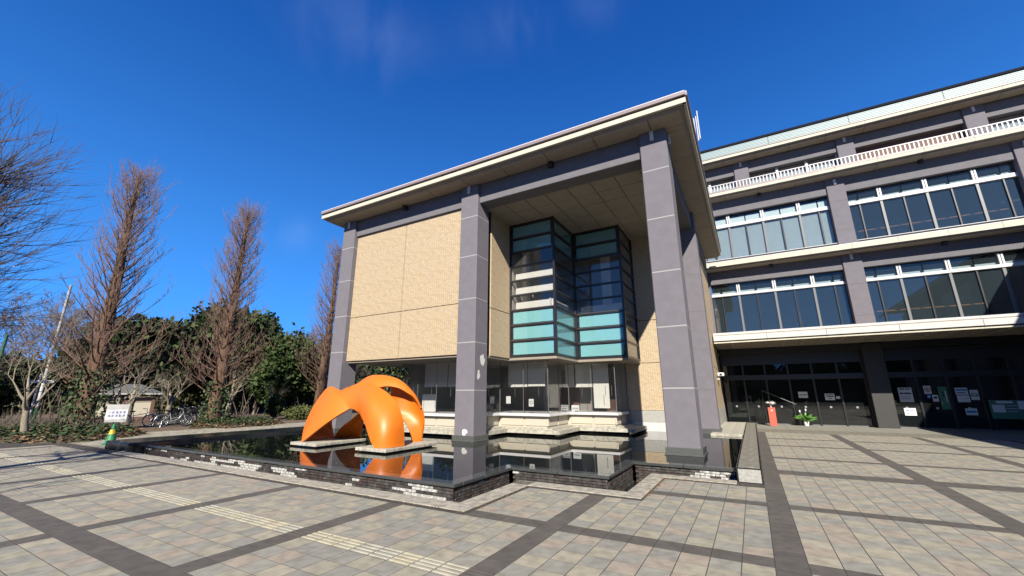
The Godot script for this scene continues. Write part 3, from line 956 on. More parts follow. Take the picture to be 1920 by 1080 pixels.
func make_counters(pv: Node) -> void:
	# ticket windows on a stone slab above the water, stepping back below the bay
	var tw := Node3D.new(); tw.name = "ticket_windows"; pv.add_child(tw)
	tw.position = Vector3(-8, 0.3, -16) - (pv as Node3D).position
	var sl := MB.new()
	sl.prism(PackedVector2Array([Vector2(-13.9, -13.15), Vector2(-8.78, -13.15), Vector2(-8.78, -15.0), Vector2(-6.5, -15.0), Vector2(-6.5, -17.2), Vector2(-4.22, -17.2), Vector2(-4.22, -19.46), Vector2(-13.9, -19.46)]), 0.25, 0.385)
	part("base_slab", sl, mats["slab"], tw)
	var sf := MB.new()
	sf.prism(PackedVector2Array([Vector2(-13.6, -13.45), Vector2(-9.08, -13.45), Vector2(-9.08, -15.3), Vector2(-6.8, -15.3), Vector2(-6.8, -17.5), Vector2(-4.52, -17.5), Vector2(-4.52, -19.44), Vector2(-13.6, -19.44)]), -0.3, 0.252)
	part("slab_foot", sf, mats["granite_black"], tw)
	var P := [Vector2(-13.5, -13.7), Vector2(-9.38, -13.7), Vector2(-9.38, -15.42), Vector2(-7.12, -15.42), Vector2(-7.12, -17.6), Vector2(-5.0, -17.6), Vector2(-5.0, -19.45)]
	var lower := [Vector2(-13.35, -13.5), Vector2(-9.15, -13.5), Vector2(-9.15, -15.22), Vector2(-6.9, -15.22), Vector2(-6.9, -17.38), Vector2(-4.76, -17.38), Vector2(-4.76, -19.45), Vector2(-13.35, -19.45)]
	var st := MB.new(); st.prism(PackedVector2Array(lower), 0.385, 0.435)
	part("step", st, mats["slab"], tw)
	var inner := [Vector2(-13.4, -13.8), Vector2(-9.48, -13.8), Vector2(-9.48, -15.52), Vector2(-7.22, -15.52), Vector2(-7.22, -17.7), Vector2(-5.1, -17.7), Vector2(-5.1, -19.45), Vector2(-13.4, -19.45)]
	var ib := MB.new(); ib.prism(PackedVector2Array(inner), 0.435, 0.88)
	part("counter_body", ib, mats["cream"], tw)
	var sill := []
	for q in P: sill.append(q)
	sill.append(Vector2(-13.5, -19.45))
	var sl2 := MB.new()
	var sp := PackedVector2Array([Vector2(-13.55, -13.62), Vector2(-9.3, -13.62), Vector2(-9.3, -15.34), Vector2(-7.04, -15.34), Vector2(-7.04, -17.52), Vector2(-4.92, -17.52), Vector2(-4.92, -19.45), Vector2(-13.55, -19.45)])
	sl2.prism(sp, 0.88, 0.93)
	part("sill", sl2, mats["frame_white"], tw)
	var sl3 := MB.new()
	var sp3 := PackedVector2Array()
	for q in sp: sp3.append(q)
	sl3.prism(PackedVector2Array([Vector2(-13.52, -13.66), Vector2(-9.34, -13.66), Vector2(-9.34, -15.38), Vector2(-7.08, -15.38), Vector2(-7.08, -17.56), Vector2(-4.96, -17.56), Vector2(-4.96, -19.45), Vector2(-13.52, -19.45)]), 0.93, 0.985)
	part("sill_cap", sl3, mats["frame_white"], tw)
	# glazing
	for i in P.size() - 1:
		var a: Vector2 = P[i]; var e: Vector2 = P[i + 1]
		var d := (e - a).normalized(); var L := (e - a).length()
		var n := maxi(1, int(round(L / 1.12)))
		for k in n:
			var q0 := a + d * (L * k / n + 0.012); var q1 := a + d * (L * (k + 1) / n - 0.012)
			var lo := Vector3(minf(q0.x, q1.x), 0.985, minf(q0.y, q1.y)); var hi := Vector3(maxf(q0.x, q1.x), 3.10, maxf(q0.y, q1.y))
			if absf(d.x) > 0.5: lo.z -= 0.008; hi.z += 0.0
			else: lo.x -= 0.008
			bpart("pane", lo, hi, mats["glass_clear"], tw)
			bpart("cream_panel", Vector3(lo.x + (0.03 if absf(d.x) > 0.5 else -0.0), 0.50, lo.z + (0.03 if absf(d.x) < 0.5 else 0.0)) + Vector3(-0.1 if absf(d.x) < 0.5 else 0.0, 0, -0.1 if absf(d.x) > 0.5 else 0.0), Vector3(hi.x - (0.03 if absf(d.x) > 0.5 else 0.0), 0.86, hi.z - (0.03 if absf(d.x) < 0.5 else 0.0)) + Vector3(-0.07 if absf(d.x) < 0.5 else 0.0, 0, -0.07 if absf(d.x) > 0.5 else 0.0), mats["cream"], tw, 0.008)
			var m := a + d * (L * (k + 1) / n)
			if k < n - 1:
				bpart("glass_fin", Vector3(m.x - 0.007, 0.985, m.y - 0.007), Vector3(m.x + 0.007, 3.10, m.y + 0.007), mats["frame_grey"], tw)
			# hanging chain of a blind
			var mm := a + d * (L * (k + 0.5) / n) + (Vector2(0, -0.3) if absf(d.x) > 0.5 else Vector2(-0.3, 0))
			bpart("pull_rod", Vector3(mm.x - 0.008, 1.65, mm.y - 0.008), Vector3(mm.x + 0.008, 2.1, mm.y + 0.008), mats["steel"], tw)
		bpart("corner_post", Vector3(e.x - 0.012, 0.985, e.y - 0.012), Vector3(e.x + 0.012, 3.10, e.y + 0.012), mats["frame_grey"], tw)
	# blinds, partly drawn down, hang behind the glass
	for bl in [[-9.42, -8.47, 2.05, -16.2], [-8.43, -7.62, 2.07, -16.2], [-7.6, -7.16, 2.05, -18.45], [-7.1, -6.3, 2.05, -18.45], [-12.9, -11.6, 2.06, -14.6], [-11.55, -10.5, 2.05, -14.6], [-10.45, -9.6, 2.05, -14.6]]:
		bpart("roller_blind", Vector3(bl[0], bl[2], bl[3] - 0.015), Vector3(bl[1], 3.09, bl[3]), mats["blind"], tw)
	bpart("roller_blind", Vector3(-6.25, 1.13, -18.465), Vector3(-5.53, 3.09, -18.45), mats["blind"], tw)
	bpart("roller_blind", Vector3(-13.0, 1.0, -14.63), Vector3(-12.2, 1.75, -14.615), mats["blind"], tw)
	# room behind
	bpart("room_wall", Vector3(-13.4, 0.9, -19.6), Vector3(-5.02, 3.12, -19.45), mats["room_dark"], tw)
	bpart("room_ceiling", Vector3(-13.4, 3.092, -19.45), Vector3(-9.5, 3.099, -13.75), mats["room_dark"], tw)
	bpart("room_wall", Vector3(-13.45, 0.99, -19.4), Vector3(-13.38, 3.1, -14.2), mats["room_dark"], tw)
	bpart("red_door", Vector3(-8.2, 0.9, -19.44), Vector3(-7.3, 2.9, -19.38), mats["room_brown"], tw)
	bpart("red_door", Vector3(-6.3, 0.9, -19.44), Vector3(-5.5, 2.9, -19.38), mats["room_brown"], tw)

# ---------------------------------------------------------------- main building
func make_main_building() -> void:
	var mb := thing("main_building", "four storey building with purple grey columns, cream eaves and bands of dark windows", "building", Vector3(9, 0, -31))
	var X0 := -1.7; var X1 := 24.0
	var ZC := -28.9; var ZE := -28.13; var ZW := -29.28
	var cols := [5.49, 13.29, 21.09]
	for x in cols:
		var c := Node3D.new(); c.name = "column"; mb.add_child(c, true)
		c.position = Vector3(x, 0, ZC) - mb.position
		for yy in [[0.0, 4.4], [5.05, 5.9], [5.91, 7.7], [7.71, 9.55], [10.0, 11.0], [11.01, 12.815], [12.825, 14.42]]:
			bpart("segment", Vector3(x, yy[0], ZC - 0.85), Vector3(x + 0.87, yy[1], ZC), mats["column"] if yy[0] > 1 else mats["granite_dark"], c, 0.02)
		bpart("joint_core", Vector3(x + 0.006, 4.6, ZC - 0.84), Vector3(x + 0.864, 14.4, ZC - 0.006), mats["beam"], c)
		for y in [9.16, 13.9]:
			bpart("neck_lamp", Vector3(x + 0.37, y, ZC + 0.002), Vector3(x + 0.5, y + 0.34, ZC + 0.07), mats["frame_white"], c, 0.012)
	# end pilaster beside the pavilion
	for yy in [[5.05, 9.55], [10.0, 14.42]]:
		bpart("pilaster", Vector3(-1.69, yy[0], ZC - 0.6), Vector3(-1.5, yy[1], ZC), mats["column"], mb, 0.01)
	# floors 2 and 3
	for fl in [[5.05, 5.45, 7.85, 8.02, 8.66, 9.60, 9.87], [10.0, 10.3, 12.52, 12.74, 13.39, 14.45, 14.64]]:
		var third: bool = fl[0] > 9
		var bays := [[-1.5, 5.49], [6.36, 13.29], [14.16, 21.09]]
		for bay in bays:
			bpart("beam", Vector3(bay[0], fl[4], ZC - 0.6), Vector3(bay[1], fl[5] - 0.06, ZC - 0.1), mats["beam"], mb, 0.012)
		# eave
		var ev := Node3D.new(); ev.name = "eave"; mb.add_child(ev, true)
		ev.position = Vector3(9, fl[5], ZE) - mb.position
		var x := 5.925 - 1.95 * 4
		while x < X1:
			var a := maxf(x, X0); var b := minf(x + 1.95, X1)
			if b - a > 0.1:
				bpart("fascia", Vector3(a + 0.003, fl[5], ZE - 0.1), Vector3(b - 0.003, fl[6], ZE), mats["fascia"], ev, 0.006)
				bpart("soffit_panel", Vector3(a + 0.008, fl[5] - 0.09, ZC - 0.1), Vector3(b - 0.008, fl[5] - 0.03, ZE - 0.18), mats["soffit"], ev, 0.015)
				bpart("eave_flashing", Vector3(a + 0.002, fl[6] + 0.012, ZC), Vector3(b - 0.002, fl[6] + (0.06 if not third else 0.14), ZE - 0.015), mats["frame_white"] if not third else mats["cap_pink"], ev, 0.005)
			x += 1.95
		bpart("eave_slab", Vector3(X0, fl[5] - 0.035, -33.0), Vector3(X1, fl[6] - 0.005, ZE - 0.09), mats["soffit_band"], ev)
		for xm in [2.02, 9.82, 17.6]:
			bpart("floodlight", Vector3(xm - 0.1, fl[5] - 0.28, ZC - 0.098), Vector3(xm + 0.1, fl[5] - 0.09, ZC + 0.1), mats["frame_black"], ev, 0.02)
		# window bands
		for bi in bays.size():
			var bay: Array = bays[bi]
			var w := Node3D.new(); w.name = "window_band"; mb.add_child(w, true)
			w.position = Vector3((bay[0] + bay[1]) / 2, fl[1], ZW) - mb.position
			bpart("sill", Vector3(bay[0], fl[0], ZW - 0.1), Vector3(bay[1], fl[1], ZW + 0.12), mats["frame_grey"], w, 0.006)
			bpart("sill_flashing", Vector3(bay[0], fl[1] - 0.03, ZW + 0.12), Vector3(bay[1], fl[1], ZW + 0.3), mats["frame_white"], w, 0.004)
			bpart("transom", Vector3(bay[0], fl[2], ZW - 0.05), Vector3(bay[1], fl[3], ZW + 0.12), mats["frame_white"], w, 0.012)
			bpart("head", Vector3(bay[0], fl[4] - 0.05, ZW - 0.1), Vector3(bay[1], fl[4] + 0.1, ZW + 0.06), mats["frame_black"], w)
			var xm: float = 5.925 - 1.95 * 4
			var edges := [bay[0]]
			while xm < bay[1]:
				if xm > bay[0] + 0.2 and xm < bay[1] - 0.2:
					edges.append(xm)
				xm += 0.975
			edges.append(bay[1])
			for i in edges.size() - 1:
				var full := absf(fposmod((edges[i + 1] - 5.925) / 1.95 + 0.5, 1.0) - 0.5) < 0.05
				if i < edges.size() - 2:
					var tw := 0.06 if full else 0.035
					bpart("mullion", Vector3(edges[i + 1] - tw, fl[1], ZW - 0.05), Vector3(edges[i + 1] + tw, fl[2] - 0.002, ZW + 0.07), mats["frame_black"] if not full else mats["frame_grey"], w, 0.005)
					if full:
						for s in [-0.055, 0.055]:
							bpart("upper_mullion", Vector3(edges[i + 1] + s - 0.04, fl[3] + 0.002, ZW - 0.05), Vector3(edges[i + 1] + s + 0.04, fl[4] - 0.05, ZW + 0.1), mats["frame_white"], w, 0.006)
				bpart("pane", Vector3(edges[i] + 0.02, fl[1] + 0.01, ZW - 0.006), Vector3(edges[i + 1] - 0.02, fl[2] - 0.01, ZW), mats["glass_clear" if third and bi == 0 else "glass_tint"], w)
				bpart("upper_pane", Vector3(edges[i] + 0.02, fl[3] + 0.01, ZW - 0.006), Vector3(edges[i + 1] - 0.02, fl[4] - 0.06, ZW), mats["glass_clear" if third and bi == 0 else "glass_tint"], w)
				bpart("inner_pane", Vector3(edges[i] + 0.02, fl[1] + 0.01, ZW - 0.026), Vector3(edges[i + 1] - 0.02, fl[2] - 0.01, ZW - 0.02), mats["glass_clear" if third and bi == 0 else "glass_tint"], w)
				if third and bi == 0:
					bpart("blind", Vector3(edges[i] + 0.04, fl[1] + 0.02, ZW - 0.07), Vector3(edges[i + 1] - 0.03, fl[2] - 0.05, ZW - 0.05), mats["blind_cyan"], w)
					bpart("blind", Vector3(edges[i] + 0.04, fl[3] + 0.02, ZW - 0.07), Vector3(edges[i + 1] - 0.03, fl[4] - 0.2, ZW - 0.05), mats["blind_cyan"], w)
				else:
					bpart("upper_blind", Vector3(edges[i] + 0.05, fl[3] + 0.02, ZW - 0.12), Vector3(edges[i + 1] - 0.1, fl[3] + 0.16, ZW - 0.1), mats["blind_cyan"], w)
			if bi == 1:
				bpart("handrail", Vector3(bay[0] + 0.1, fl[1] + 0.72, ZW - 0.62), Vector3(bay[1] - 0.1, fl[1] + 0.80, ZW - 0.55), mats["room_wood"], w, 0.02)
		# room behind the band
		bpart("room_wall", Vector3(X0, fl[0] - 0.1, -35.2), Vector3(X1, fl[5], -35.0), mats["room"], mb)
		bpart("room_floor", Vector3(X0, fl[0] - 0.35, -35.0), Vector3(X1, fl[0] - 0.02, ZW - 0.1), mats["room"], mb)
		for xw in [-1.5, 3.2, 6.0, 12.9, 20.0]:
			bpart("room_partition", Vector3(xw, fl[0], -35.0), Vector3(xw + 0.15, fl[5] - 0.1, ZW - 1.4), mats["room"], mb)
	# balcony rail on the third floor eave
	var rail := Node3D.new(); rail.name = "balcony_rail"; mb.add_child(rail)
	rail.position = Vector3(8, 14.8, -28.5) - mb.position
	bpart("top_rail", Vector3(X0, 15.30, -28.53), Vector3(18.0, 15.36, -28.46), mats["frame_white"], rail, 0.01)
	bpart("bottom_rail", Vector3(X0, 14.86, -28.52), Vector3(18.0, 14.90, -28.47), mats["frame_white"], rail, 0.008)
	var bx := -1.6
	var bal := MB.new()
	bal.box(Vector3(-0.03, 14.80, -0.015), Vector3(0.03, 15.31, 0.015), 0.004)
	var balm := bal.mesh()
	while bx < 17.9:
		put("baluster", balm, mats["frame_white"], rail, Vector3(bx, 0, -28.495) - rail.position - mb.position)
		bx += 0.19
	# set-back top floor
	var top := Node3D.new(); top.name = "top_floor"; mb.add_child(top)
	top.position = Vector3(9, 14.7, -32.4) - mb.position
	for x in [-5.29, 0.94, 7.17, 13.40, 19.63]:
		bpart("column", Vector3(x, 14.6, -33.2), Vector3(x + 0.93, 18.7, -32.4), mats["column"], top, 0.02)
		bpart("neck_lamp", Vector3(x + 0.4, 18.3, -32.398), Vector3(x + 0.54, 18.64, -32.33), mats["frame_white"], top, 0.01)
	var tb := [[-4.36, 0.94], [1.87, 7.17], [8.10, 13.40], [14.33, 19.63]]
	for k in tb.size():
		var q: Array = tb[k]
		bpart("beam", Vector3(q[0], 17.78, -33.0), Vector3(q[1], 18.7, -32.52), mats["beam"], top, 0.012)
		if k == 2:
			bpart("wall_panel", Vector3(q[0], 14.6, -33.0), Vector3(q[1], 17.78, -32.9), mats["room_brown"], top)
		else:
			var xx: float = q[0]
			while xx < q[1] - 0.3:
				var xe := minf(xx + 1.77, q[1])
				bpart("pane", Vector3(xx + 0.04, 14.7, -32.9), Vector3(xe - 0.04, 17.4, -32.89), mats["glass_tint"], top)
				bpart("blind", Vector3(xx + 0.06, 14.7, -32.99), Vector3(xe - 0.06, 17.2, -32.97), mats["blind_cyan"], top)
				bpart("mullion", Vector3(xe - 0.08, 14.7, -32.95), Vector3(xe + 0.08, 17.78, -32.8), mats["frame_white"], top, 0.008)
				xx += 1.77
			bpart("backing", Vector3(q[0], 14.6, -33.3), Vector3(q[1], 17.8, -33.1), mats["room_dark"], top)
	var tr := Node3D.new(); tr.name = "roof"; mb.add_child(tr)
	tr.position = Vector3(9, 18.8, -32) - mb.position
	bpart("roof_slab", Vector3(-6.0, 18.79, -45.0), Vector3(X1, 19.0, -31.6), mats["soffit_band"], tr)
	var x2 := -5.9
	while x2 < X1:
		var e2 := minf(x2 + 2.08, X1)
		bpart("fascia", Vector3(x2 + 0.003, 18.83, -31.6), Vector3(e2 - 0.003, 19.03, -31.5), mats["fascia"], tr, 0.006)
		bpart("soffit_panel", Vector3(x2 + 0.008, 18.70, -32.45), Vector3(e2 - 0.008, 18.77, -31.7), mats["soffit"], tr, 0.015)
		x2 += 2.08
	x2 = -5.9
	while x2 < X1:
		var e3 := minf(x2 + 4.61, X1)
		bpart("roof_cap", Vector3(x2, 19.045, -31.9), Vector3(e3, 19.12, -31.47), mats["cap_pink"], tr, 0.006)
		for r in 6:
			bpart("screen_slat", Vector3(x2 + 0.006, 19.13 + 0.112 * r, -31.68), Vector3(e3 - 0.006, 19.235 + 0.112 * r, -31.62), mats["screen_cyan"], tr, 0.012)
		bpart("screen_backing", Vector3(x2, 19.1, -31.8), Vector3(e3, 19.78, -31.7), mats["frame_grey"], tr)
		bpart("screen_cap", Vector3(x2, 19.80, -31.9), Vector3(e3, 19.97, -31.55), mats["cap_black"], tr, 0.01)
		x2 += 4.61
	# canopy over the entrance
	var cn := Node3D.new(); cn.name = "canopy"; mb.add_child(cn)
	cn.position = Vector3(8, 4.5, -26) - mb.position
	var cx := -1.5
	var ws := [2.55, 2.55, 2.75, 2.75, 2.75, 2.75, 2.75, 2.75, 2.75]
	for w2 in ws:
		if cx > 23: break
		bpart("fascia_panel", Vector3(cx + 0.006, 4.57, -25.42), Vector3(cx + w2 - 0.006, 4.845, -25.3), mats["fascia_grey"], cn, 0.008)
		bpart("fascia_lip", Vector3(cx + 0.002, 4.44, -25.5), Vector3(cx + w2 - 0.002, 4.505, -25.33), mats["fascia"], cn, 0.006)
		bpart("fascia_ledge", Vector3(cx + 0.002, 4.90, -26.2), Vector3(cx + w2 - 0.002, 5.02, -25.42), mats["fascia_grey"], cn, 0.006)
		cx += w2
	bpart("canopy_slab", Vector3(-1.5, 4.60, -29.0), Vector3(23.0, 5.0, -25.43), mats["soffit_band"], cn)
	bpart("canopy_gap", Vector3(-1.49, 4.49, -25.6), Vector3(23.0, 4.60, -25.40), mats["joint_dark"], cn)
	var kx := -1.5
	while kx < 14.0:
		for kz in 4:
			var z1 := -25.52 - 0.83 * kz
			# coffer ribs
			bpart("coffer_rib", Vector3(kx, 4.44, z1 - 0.83), Vector3(kx + 0.09, 4.60, z1), mats["soffit"], cn, 0.012)
			bpart("coffer_rib", Vector3(kx + 0.09, 4.44, z1 - 0.83), Vector3(kx + 0.83, 4.60, z1 - 0.74), mats["soffit"], cn, 0.012)
			bpart("coffer_panel", Vector3(kx + 0.09, 4.55, z1 - 0.74), Vector3(kx + 0.83, 4.601, z1), mats["ceiling"], cn)
		kx += 0.83
	bpart("canopy_beam", Vector3(-1.5, 4.08, -29.3), Vector3(5.49, 4.62, -28.85), mats["frame_black"], cn)
	bpart("canopy_beam", Vector3(6.36, 4.08, -29.3), Vector3(13.29, 4.62, -28.85), mats["frame_black"], cn)
	# entrance glazing
	var en := Node3D.new(); en.name = "entrance_glazing"; mb.add_child(en)
	en.position = Vector3(4, 0, -29.5) - mb.position
	var zg := -29.55
	for bay in [[-1.5, 5.49], [6.36, 13.29]]:
		var ex: float = bay[0]
		bpart("door_head", Vector3(bay[0], 2.56, zg - 0.08), Vector3(bay[1], 2.86, zg + 0.08), mats["frame_black"], en, 0.01)
		bpart("glazing_head", Vector3(bay[0], 3.46, zg - 0.1), Vector3(bay[1], 4.3, zg + 0.05), mats["frame_black"], en)
		while ex < bay[1] - 0.3:
			var ee := minf(ex + 1.165, bay[1])
			bpart("door_pane", Vector3(ex + 0.05, 0.06, zg - 0.006), Vector3(ee - 0.05, 2.56, zg), mats["glass_door"], en)
			bpart("transom_pane", Vector3(ex + 0.05, 2.86, zg - 0.006), Vector3(ee - 0.05, 3.46, zg), mats["glass_door"], en)
			bpart("door_post", Vector3(ee - 0.05, 0.0, zg - 0.05), Vector3(ee + 0.05, 3.46, zg + 0.06), mats["frame_black"], en, 0.008)
			bpart("door_rail", Vector3(ex + 0.05, 0.0, zg - 0.03), Vector3(ee - 0.05, 0.06, zg + 0.03), mats["frame_grey"], en, 0.005)
			bpart("collision_mark", Vector3(ex + 0.53, 0.96, zg + 0.001), Vector3(ex + 0.63, 1.06, zg + 0.003), mats["steel"], en).rotation = Vector3.ZERO
			ex += 1.165
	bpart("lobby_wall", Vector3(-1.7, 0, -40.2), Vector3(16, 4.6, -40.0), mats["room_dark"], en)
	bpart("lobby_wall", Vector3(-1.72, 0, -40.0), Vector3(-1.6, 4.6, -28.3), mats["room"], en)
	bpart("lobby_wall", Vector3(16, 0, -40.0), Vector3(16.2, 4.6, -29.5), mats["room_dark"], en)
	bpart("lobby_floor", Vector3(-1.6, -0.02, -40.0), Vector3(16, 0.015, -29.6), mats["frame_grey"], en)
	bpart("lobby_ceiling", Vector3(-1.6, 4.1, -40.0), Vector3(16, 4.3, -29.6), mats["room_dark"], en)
	bpart("lobby_beam", Vector3(-1.0, 2.2, -33.0), Vector3(1.4, 2.6, -32.8), mats["room"], en)
	# closed body of the building
	bpart("body", Vector3(-1.7, 4.0, -45.0), Vector3(X1, 14.5, -35.2), mats["beam"], mb)
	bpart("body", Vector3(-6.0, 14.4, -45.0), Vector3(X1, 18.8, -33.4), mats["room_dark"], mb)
	bpart("body", Vector3(-17.0, 0.0, -45.0), Vector3(-1.75, 9.2, -28.0), mats["beam"], mb)

func make_side_wing() -> void:
	# lower wing on the right, out of the frame: it shades the right of the forecourt and shows in the windows
	var wg := thing("side_wing", "low wing on the right of the forecourt whose roof shades the paving there", "building", Vector3(20, 0, -14))
	bpart("wall", Vector3(14.6, 0, -27.5), Vector3(30, 9.6, -2.0), mats["tile"], wg)
	bpart("roof", Vector3(13.6, 10.0, -28.0), Vector3(31, 10.4, -1.2), mats["soffit_band"], wg)
	var z := -26.5
	while z < -2.5:
		bpart("column", Vector3(14.2, 0, z), Vector3(15.0, 10.0, z + 0.8), mats["column"], wg, 0.02)
		bpart("fascia", Vector3(13.5, 10.02, z - 0.5), Vector3(13.6, 10.2, z + 6.6), mats["fascia"], wg)
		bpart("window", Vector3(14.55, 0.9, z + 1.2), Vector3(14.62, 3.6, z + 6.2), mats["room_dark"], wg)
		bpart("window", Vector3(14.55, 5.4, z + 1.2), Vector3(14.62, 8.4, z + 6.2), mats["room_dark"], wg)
		z += 7.14

# ---------------------------------------------------------------- orange sculpture
func catmull(a: Vector3, b: Vector3, c: Vector3, d: Vector3, t: float) -> Vector3:
	return 0.5 * ((2.0 * b) + (c - a) * t + (2.0 * a - 5.0 * b + 4.0 * c - d) * t * t + (3.0 * b - a - 3.0 * c + d) * t * t * t)

func ribbon(st: Array, bulge: Array, sub := 6, cross := 13) -> Array:
	# st: stations [edge, edge]; bulge: offset vector of the middle of each station
	var g := []
	var n := st.size()
	for i in n - 1:
		for k in (sub if i < n - 2 else sub + 1):
			var t := float(k) / sub
			var p := []
			for e in 2:
				p.append(catmull(st[maxi(i - 1, 0)][e], st[i][e], st[i + 1][e], st[mini(i + 2, n - 1)][e], t))
			var o := catmull(bulge[maxi(i - 1, 0)], bulge[i], bulge[i + 1], bulge[mini(i + 2, n - 1)], t)
			var row := []
			for j in cross:
				var s := float(j) / (cross - 1)
				var arch := sin(PI * s)
				row.append((p[0] as Vector3).lerp(p[1], s) + o * arch)
			g.append(row)
	return g

func make_sculpture() -> void:
	for q in [[-12.97, -11.70, -10.42, -8.50, "thin stone plinth in the pool under the left feet of the orange sculpture"], [-10.02, -8.81, -10.72, -8.55, "thin stone plinth in the pool under the right feet of the orange sculpture"]]:
		var pl := thing("stone_plinth", q[4], "plinth", Vector3((q[0] + q[1]) / 2, 0.2, (q[2] + q[3]) / 2), "plinths under the sculpture")
		bpart("slab", Vector3(q[0], 0.195, q[2]), Vector3(q[1], 0.285, q[3]), mats["slab"], pl, 0.01)
		bpart("foot", Vector3(q[0] + 0.12, -0.3, q[2] + 0.12), Vector3(q[1] - 0.12, 0.196, q[3] - 0.12), mats["granite_black"], pl)
	var sc := thing("sculpture", "large abstract orange sculpture of curved hollow shells standing on two stone plinths", "sculpture", Vector3(-10.8, 0.28, -9.5))
	var s1 := [[Vector3(-12.63, 0.27, -8.67), Vector3(-12.58, 0.28, -8.67)], [Vector3(-13.03, 0.66, -8.98), Vector3(-12.17, 0.55, -8.72)], [Vector3(-13.08, 1.09, -9.15), Vector3(-11.73, 0.83, -8.78)], [Vector3(-12.96, 1.57, -9.32), Vector3(-11.37, 1.07, -8.90)], [Vector3(-12.68, 1.98, -9.50), Vector3(-11.16, 1.23, -9.05)], [Vector3(-12.03, 1.85, -9.50), Vector3(-10.99, 1.31, -9.12)], [Vector3(-11.50, 2.01, -9.55), Vector3(-10.57, 1.21, -9.05)], [Vector3(-10.79, 2.03, -9.50), Vector3(-10.19, 1.05, -8.88)], [Vector3(-10.23, 1.94, -9.42), Vector3(-9.89, 0.87, -8.76)], [Vector3(-9.70, 1.74, -9.36), Vector3(-9.67, 0.66, -8.68)], [Vector3(-9.26, 1.43, -9.32), Vector3(-9.48, 0.46, -8.63)], [Vector3(-9.00, 0.97, -9.32), Vector3(-9.37, 0.36, -8.62)], [Vector3(-8.93, 0.29, -9.36), Vector3(-9.32, 0.28, -8.62)]]
	var b1 := []
	for i in 13:
		var k: float = [0.0, 0.08, 0.12, 0.16, 0.2, 0.16, 0.18, 0.26, 0.30, 0.30, 0.28, 0.24, 0.2][i]
		b1.append(Vector3(0.35 if i < 6 else 0.62, 0.25 if i < 9 else 0.05, 0.78) * k)
	var s2 := [[Vector3(-12.03, 1.85, -9.50), Vector3(-11.47, 2.00, -9.52)], [Vector3(-11.74, 2.01, -9.75), Vector3(-10.79, 2.03, -9.50)], [Vector3(-11.25, 2.31, -9.90), Vector3(-10.25, 1.94, -9.44)], [Vector3(-10.80, 2.35, -10.00), Vector3(-10.07, 1.97, -9.55)], [Vector3(-10.39, 2.29, -10.08), Vector3(-9.89, 1.96, -9.70)], [Vector3(-10.08, 2.18, -10.15), Vector3(-9.71, 1.90, -9.85)], [Vector3(-9.75, 1.96, -10.22), Vector3(-9.53, 1.77, -10.00)], [Vector3(-9.48, 1.69, -10.30), Vector3(-9.39, 1.62, -10.17)], [Vector3(-9.26, 1.33, -10.38), Vector3(-9.23, 1.31, -10.33)]]
	var b2 := [Vector3(0, 0.02, 0.02), Vector3(0, 0.06, 0.06), Vector3(0, 0.10, 0.08), Vector3(0.05, 0.10, 0.05), Vector3(0.1, 0.08, 0.02), Vector3(0.09, 0.06, 0.0), Vector3(0.06, 0.04, 0.0), Vector3(0.03, 0.02, 0), Vector3.ZERO]
	var s3 := [[Vector3(-10.07, 2.03, -9.80), Vector3(-9.86, 2.05, -10.18)], [Vector3(-10.20, 1.76, -9.95), Vector3(-9.63, 1.86, -10.25)], [Vector3(-10.25, 1.48, -10.03), Vector3(-9.43, 1.61, -10.32)], [Vector3(-10.17, 1.18, -10.10), Vector3(-9.27, 1.33, -10.39)], [Vector3(-9.91, 1.00, -10.16), Vector3(-9.21, 1.07, -10.46)], [Vector3(-9.68, 0.81, -10.20), Vector3(-9.22, 0.79, -10.50)], [Vector3(-9.56, 0.57, -10.25), Vector3(-9.31, 0.51, -10.55)], [Vector3(-9.46, 0.28, -10.27), Vector3(-9.38, 0.28, -10.60)]]
	var b3 := []
	for i in 8: b3.append(Vector3(0.04, 0.0, -0.20 + 0.015 * i))
	var s4 := [[Vector3(-12.72, 0.28, -9.92), Vector3(-11.85, 0.28, -10.30)], [Vector3(-12.51, 0.51, -9.90), Vector3(-11.79, 0.53, -10.25)], [Vector3(-12.27, 0.68, -9.88), Vector3(-11.68, 0.76, -10.20)], [Vector3(-11.94, 0.84, -9.85), Vector3(-11.52, 1.03, -10.10)], [Vector3(-11.56, 1.04, -9.80), Vector3(-11.26, 1.30, -10.00)], [Vector3(-11.10, 1.31, -9.72), Vector3(-10.88, 1.56, -9.90)], [Vector3(-10.66, 1.64, -9.65), Vector3(-10.46, 1.81, -9.80)], [Vector3(-10.45, 1.85, -9.62), Vector3(-10.33, 1.97, -9.75)]]
	var b4 := []
	for i in 8: b4.append(Vector3(-0.05, 0.02, -0.22 + 0.02 * i))
	var s5 := [[Vector3(-12.58, 0.29, -8.67), Vector3(-12.73, 0.28, -9.95)], [Vector3(-13.01, 0.71, -8.98), Vector3(-12.80, 0.55, -9.90)], [Vector3(-13.07, 1.11, -9.16), Vector3(-12.71, 0.84, -9.75)], [Vector3(-12.95, 1.59, -9.33), Vector3(-12.40, 1.17, -9.60)], [Vector3(-12.68, 1.98, -9.50), Vector3(-11.99, 1.44, -9.50)]]
	var b5 := []
	for i in 5: b5.append(Vector3(-0.22, 0.0, -0.05))
	var b := MB.new()
	b.shell(ribbon(s1, b1), 0.05)
	b.shell(ribbon(s2, b2), 0.05)
	b.shell(ribbon(s3, b3), 0.05)
	b.shell(ribbon(s4, b4), 0.05)
	b.shell(ribbon(s5, b5), 0.05)
	part("curved_shell", b, mats["orange"], sc)

# ---------------------------------------------------------------- trees and plants
func rv(s: float) -> Vector3:
	return Vector3(rng.randf_range(-s, s), rng.randf_range(-s, s), rng.randf_range(-s, s))

var min_r := 0.0

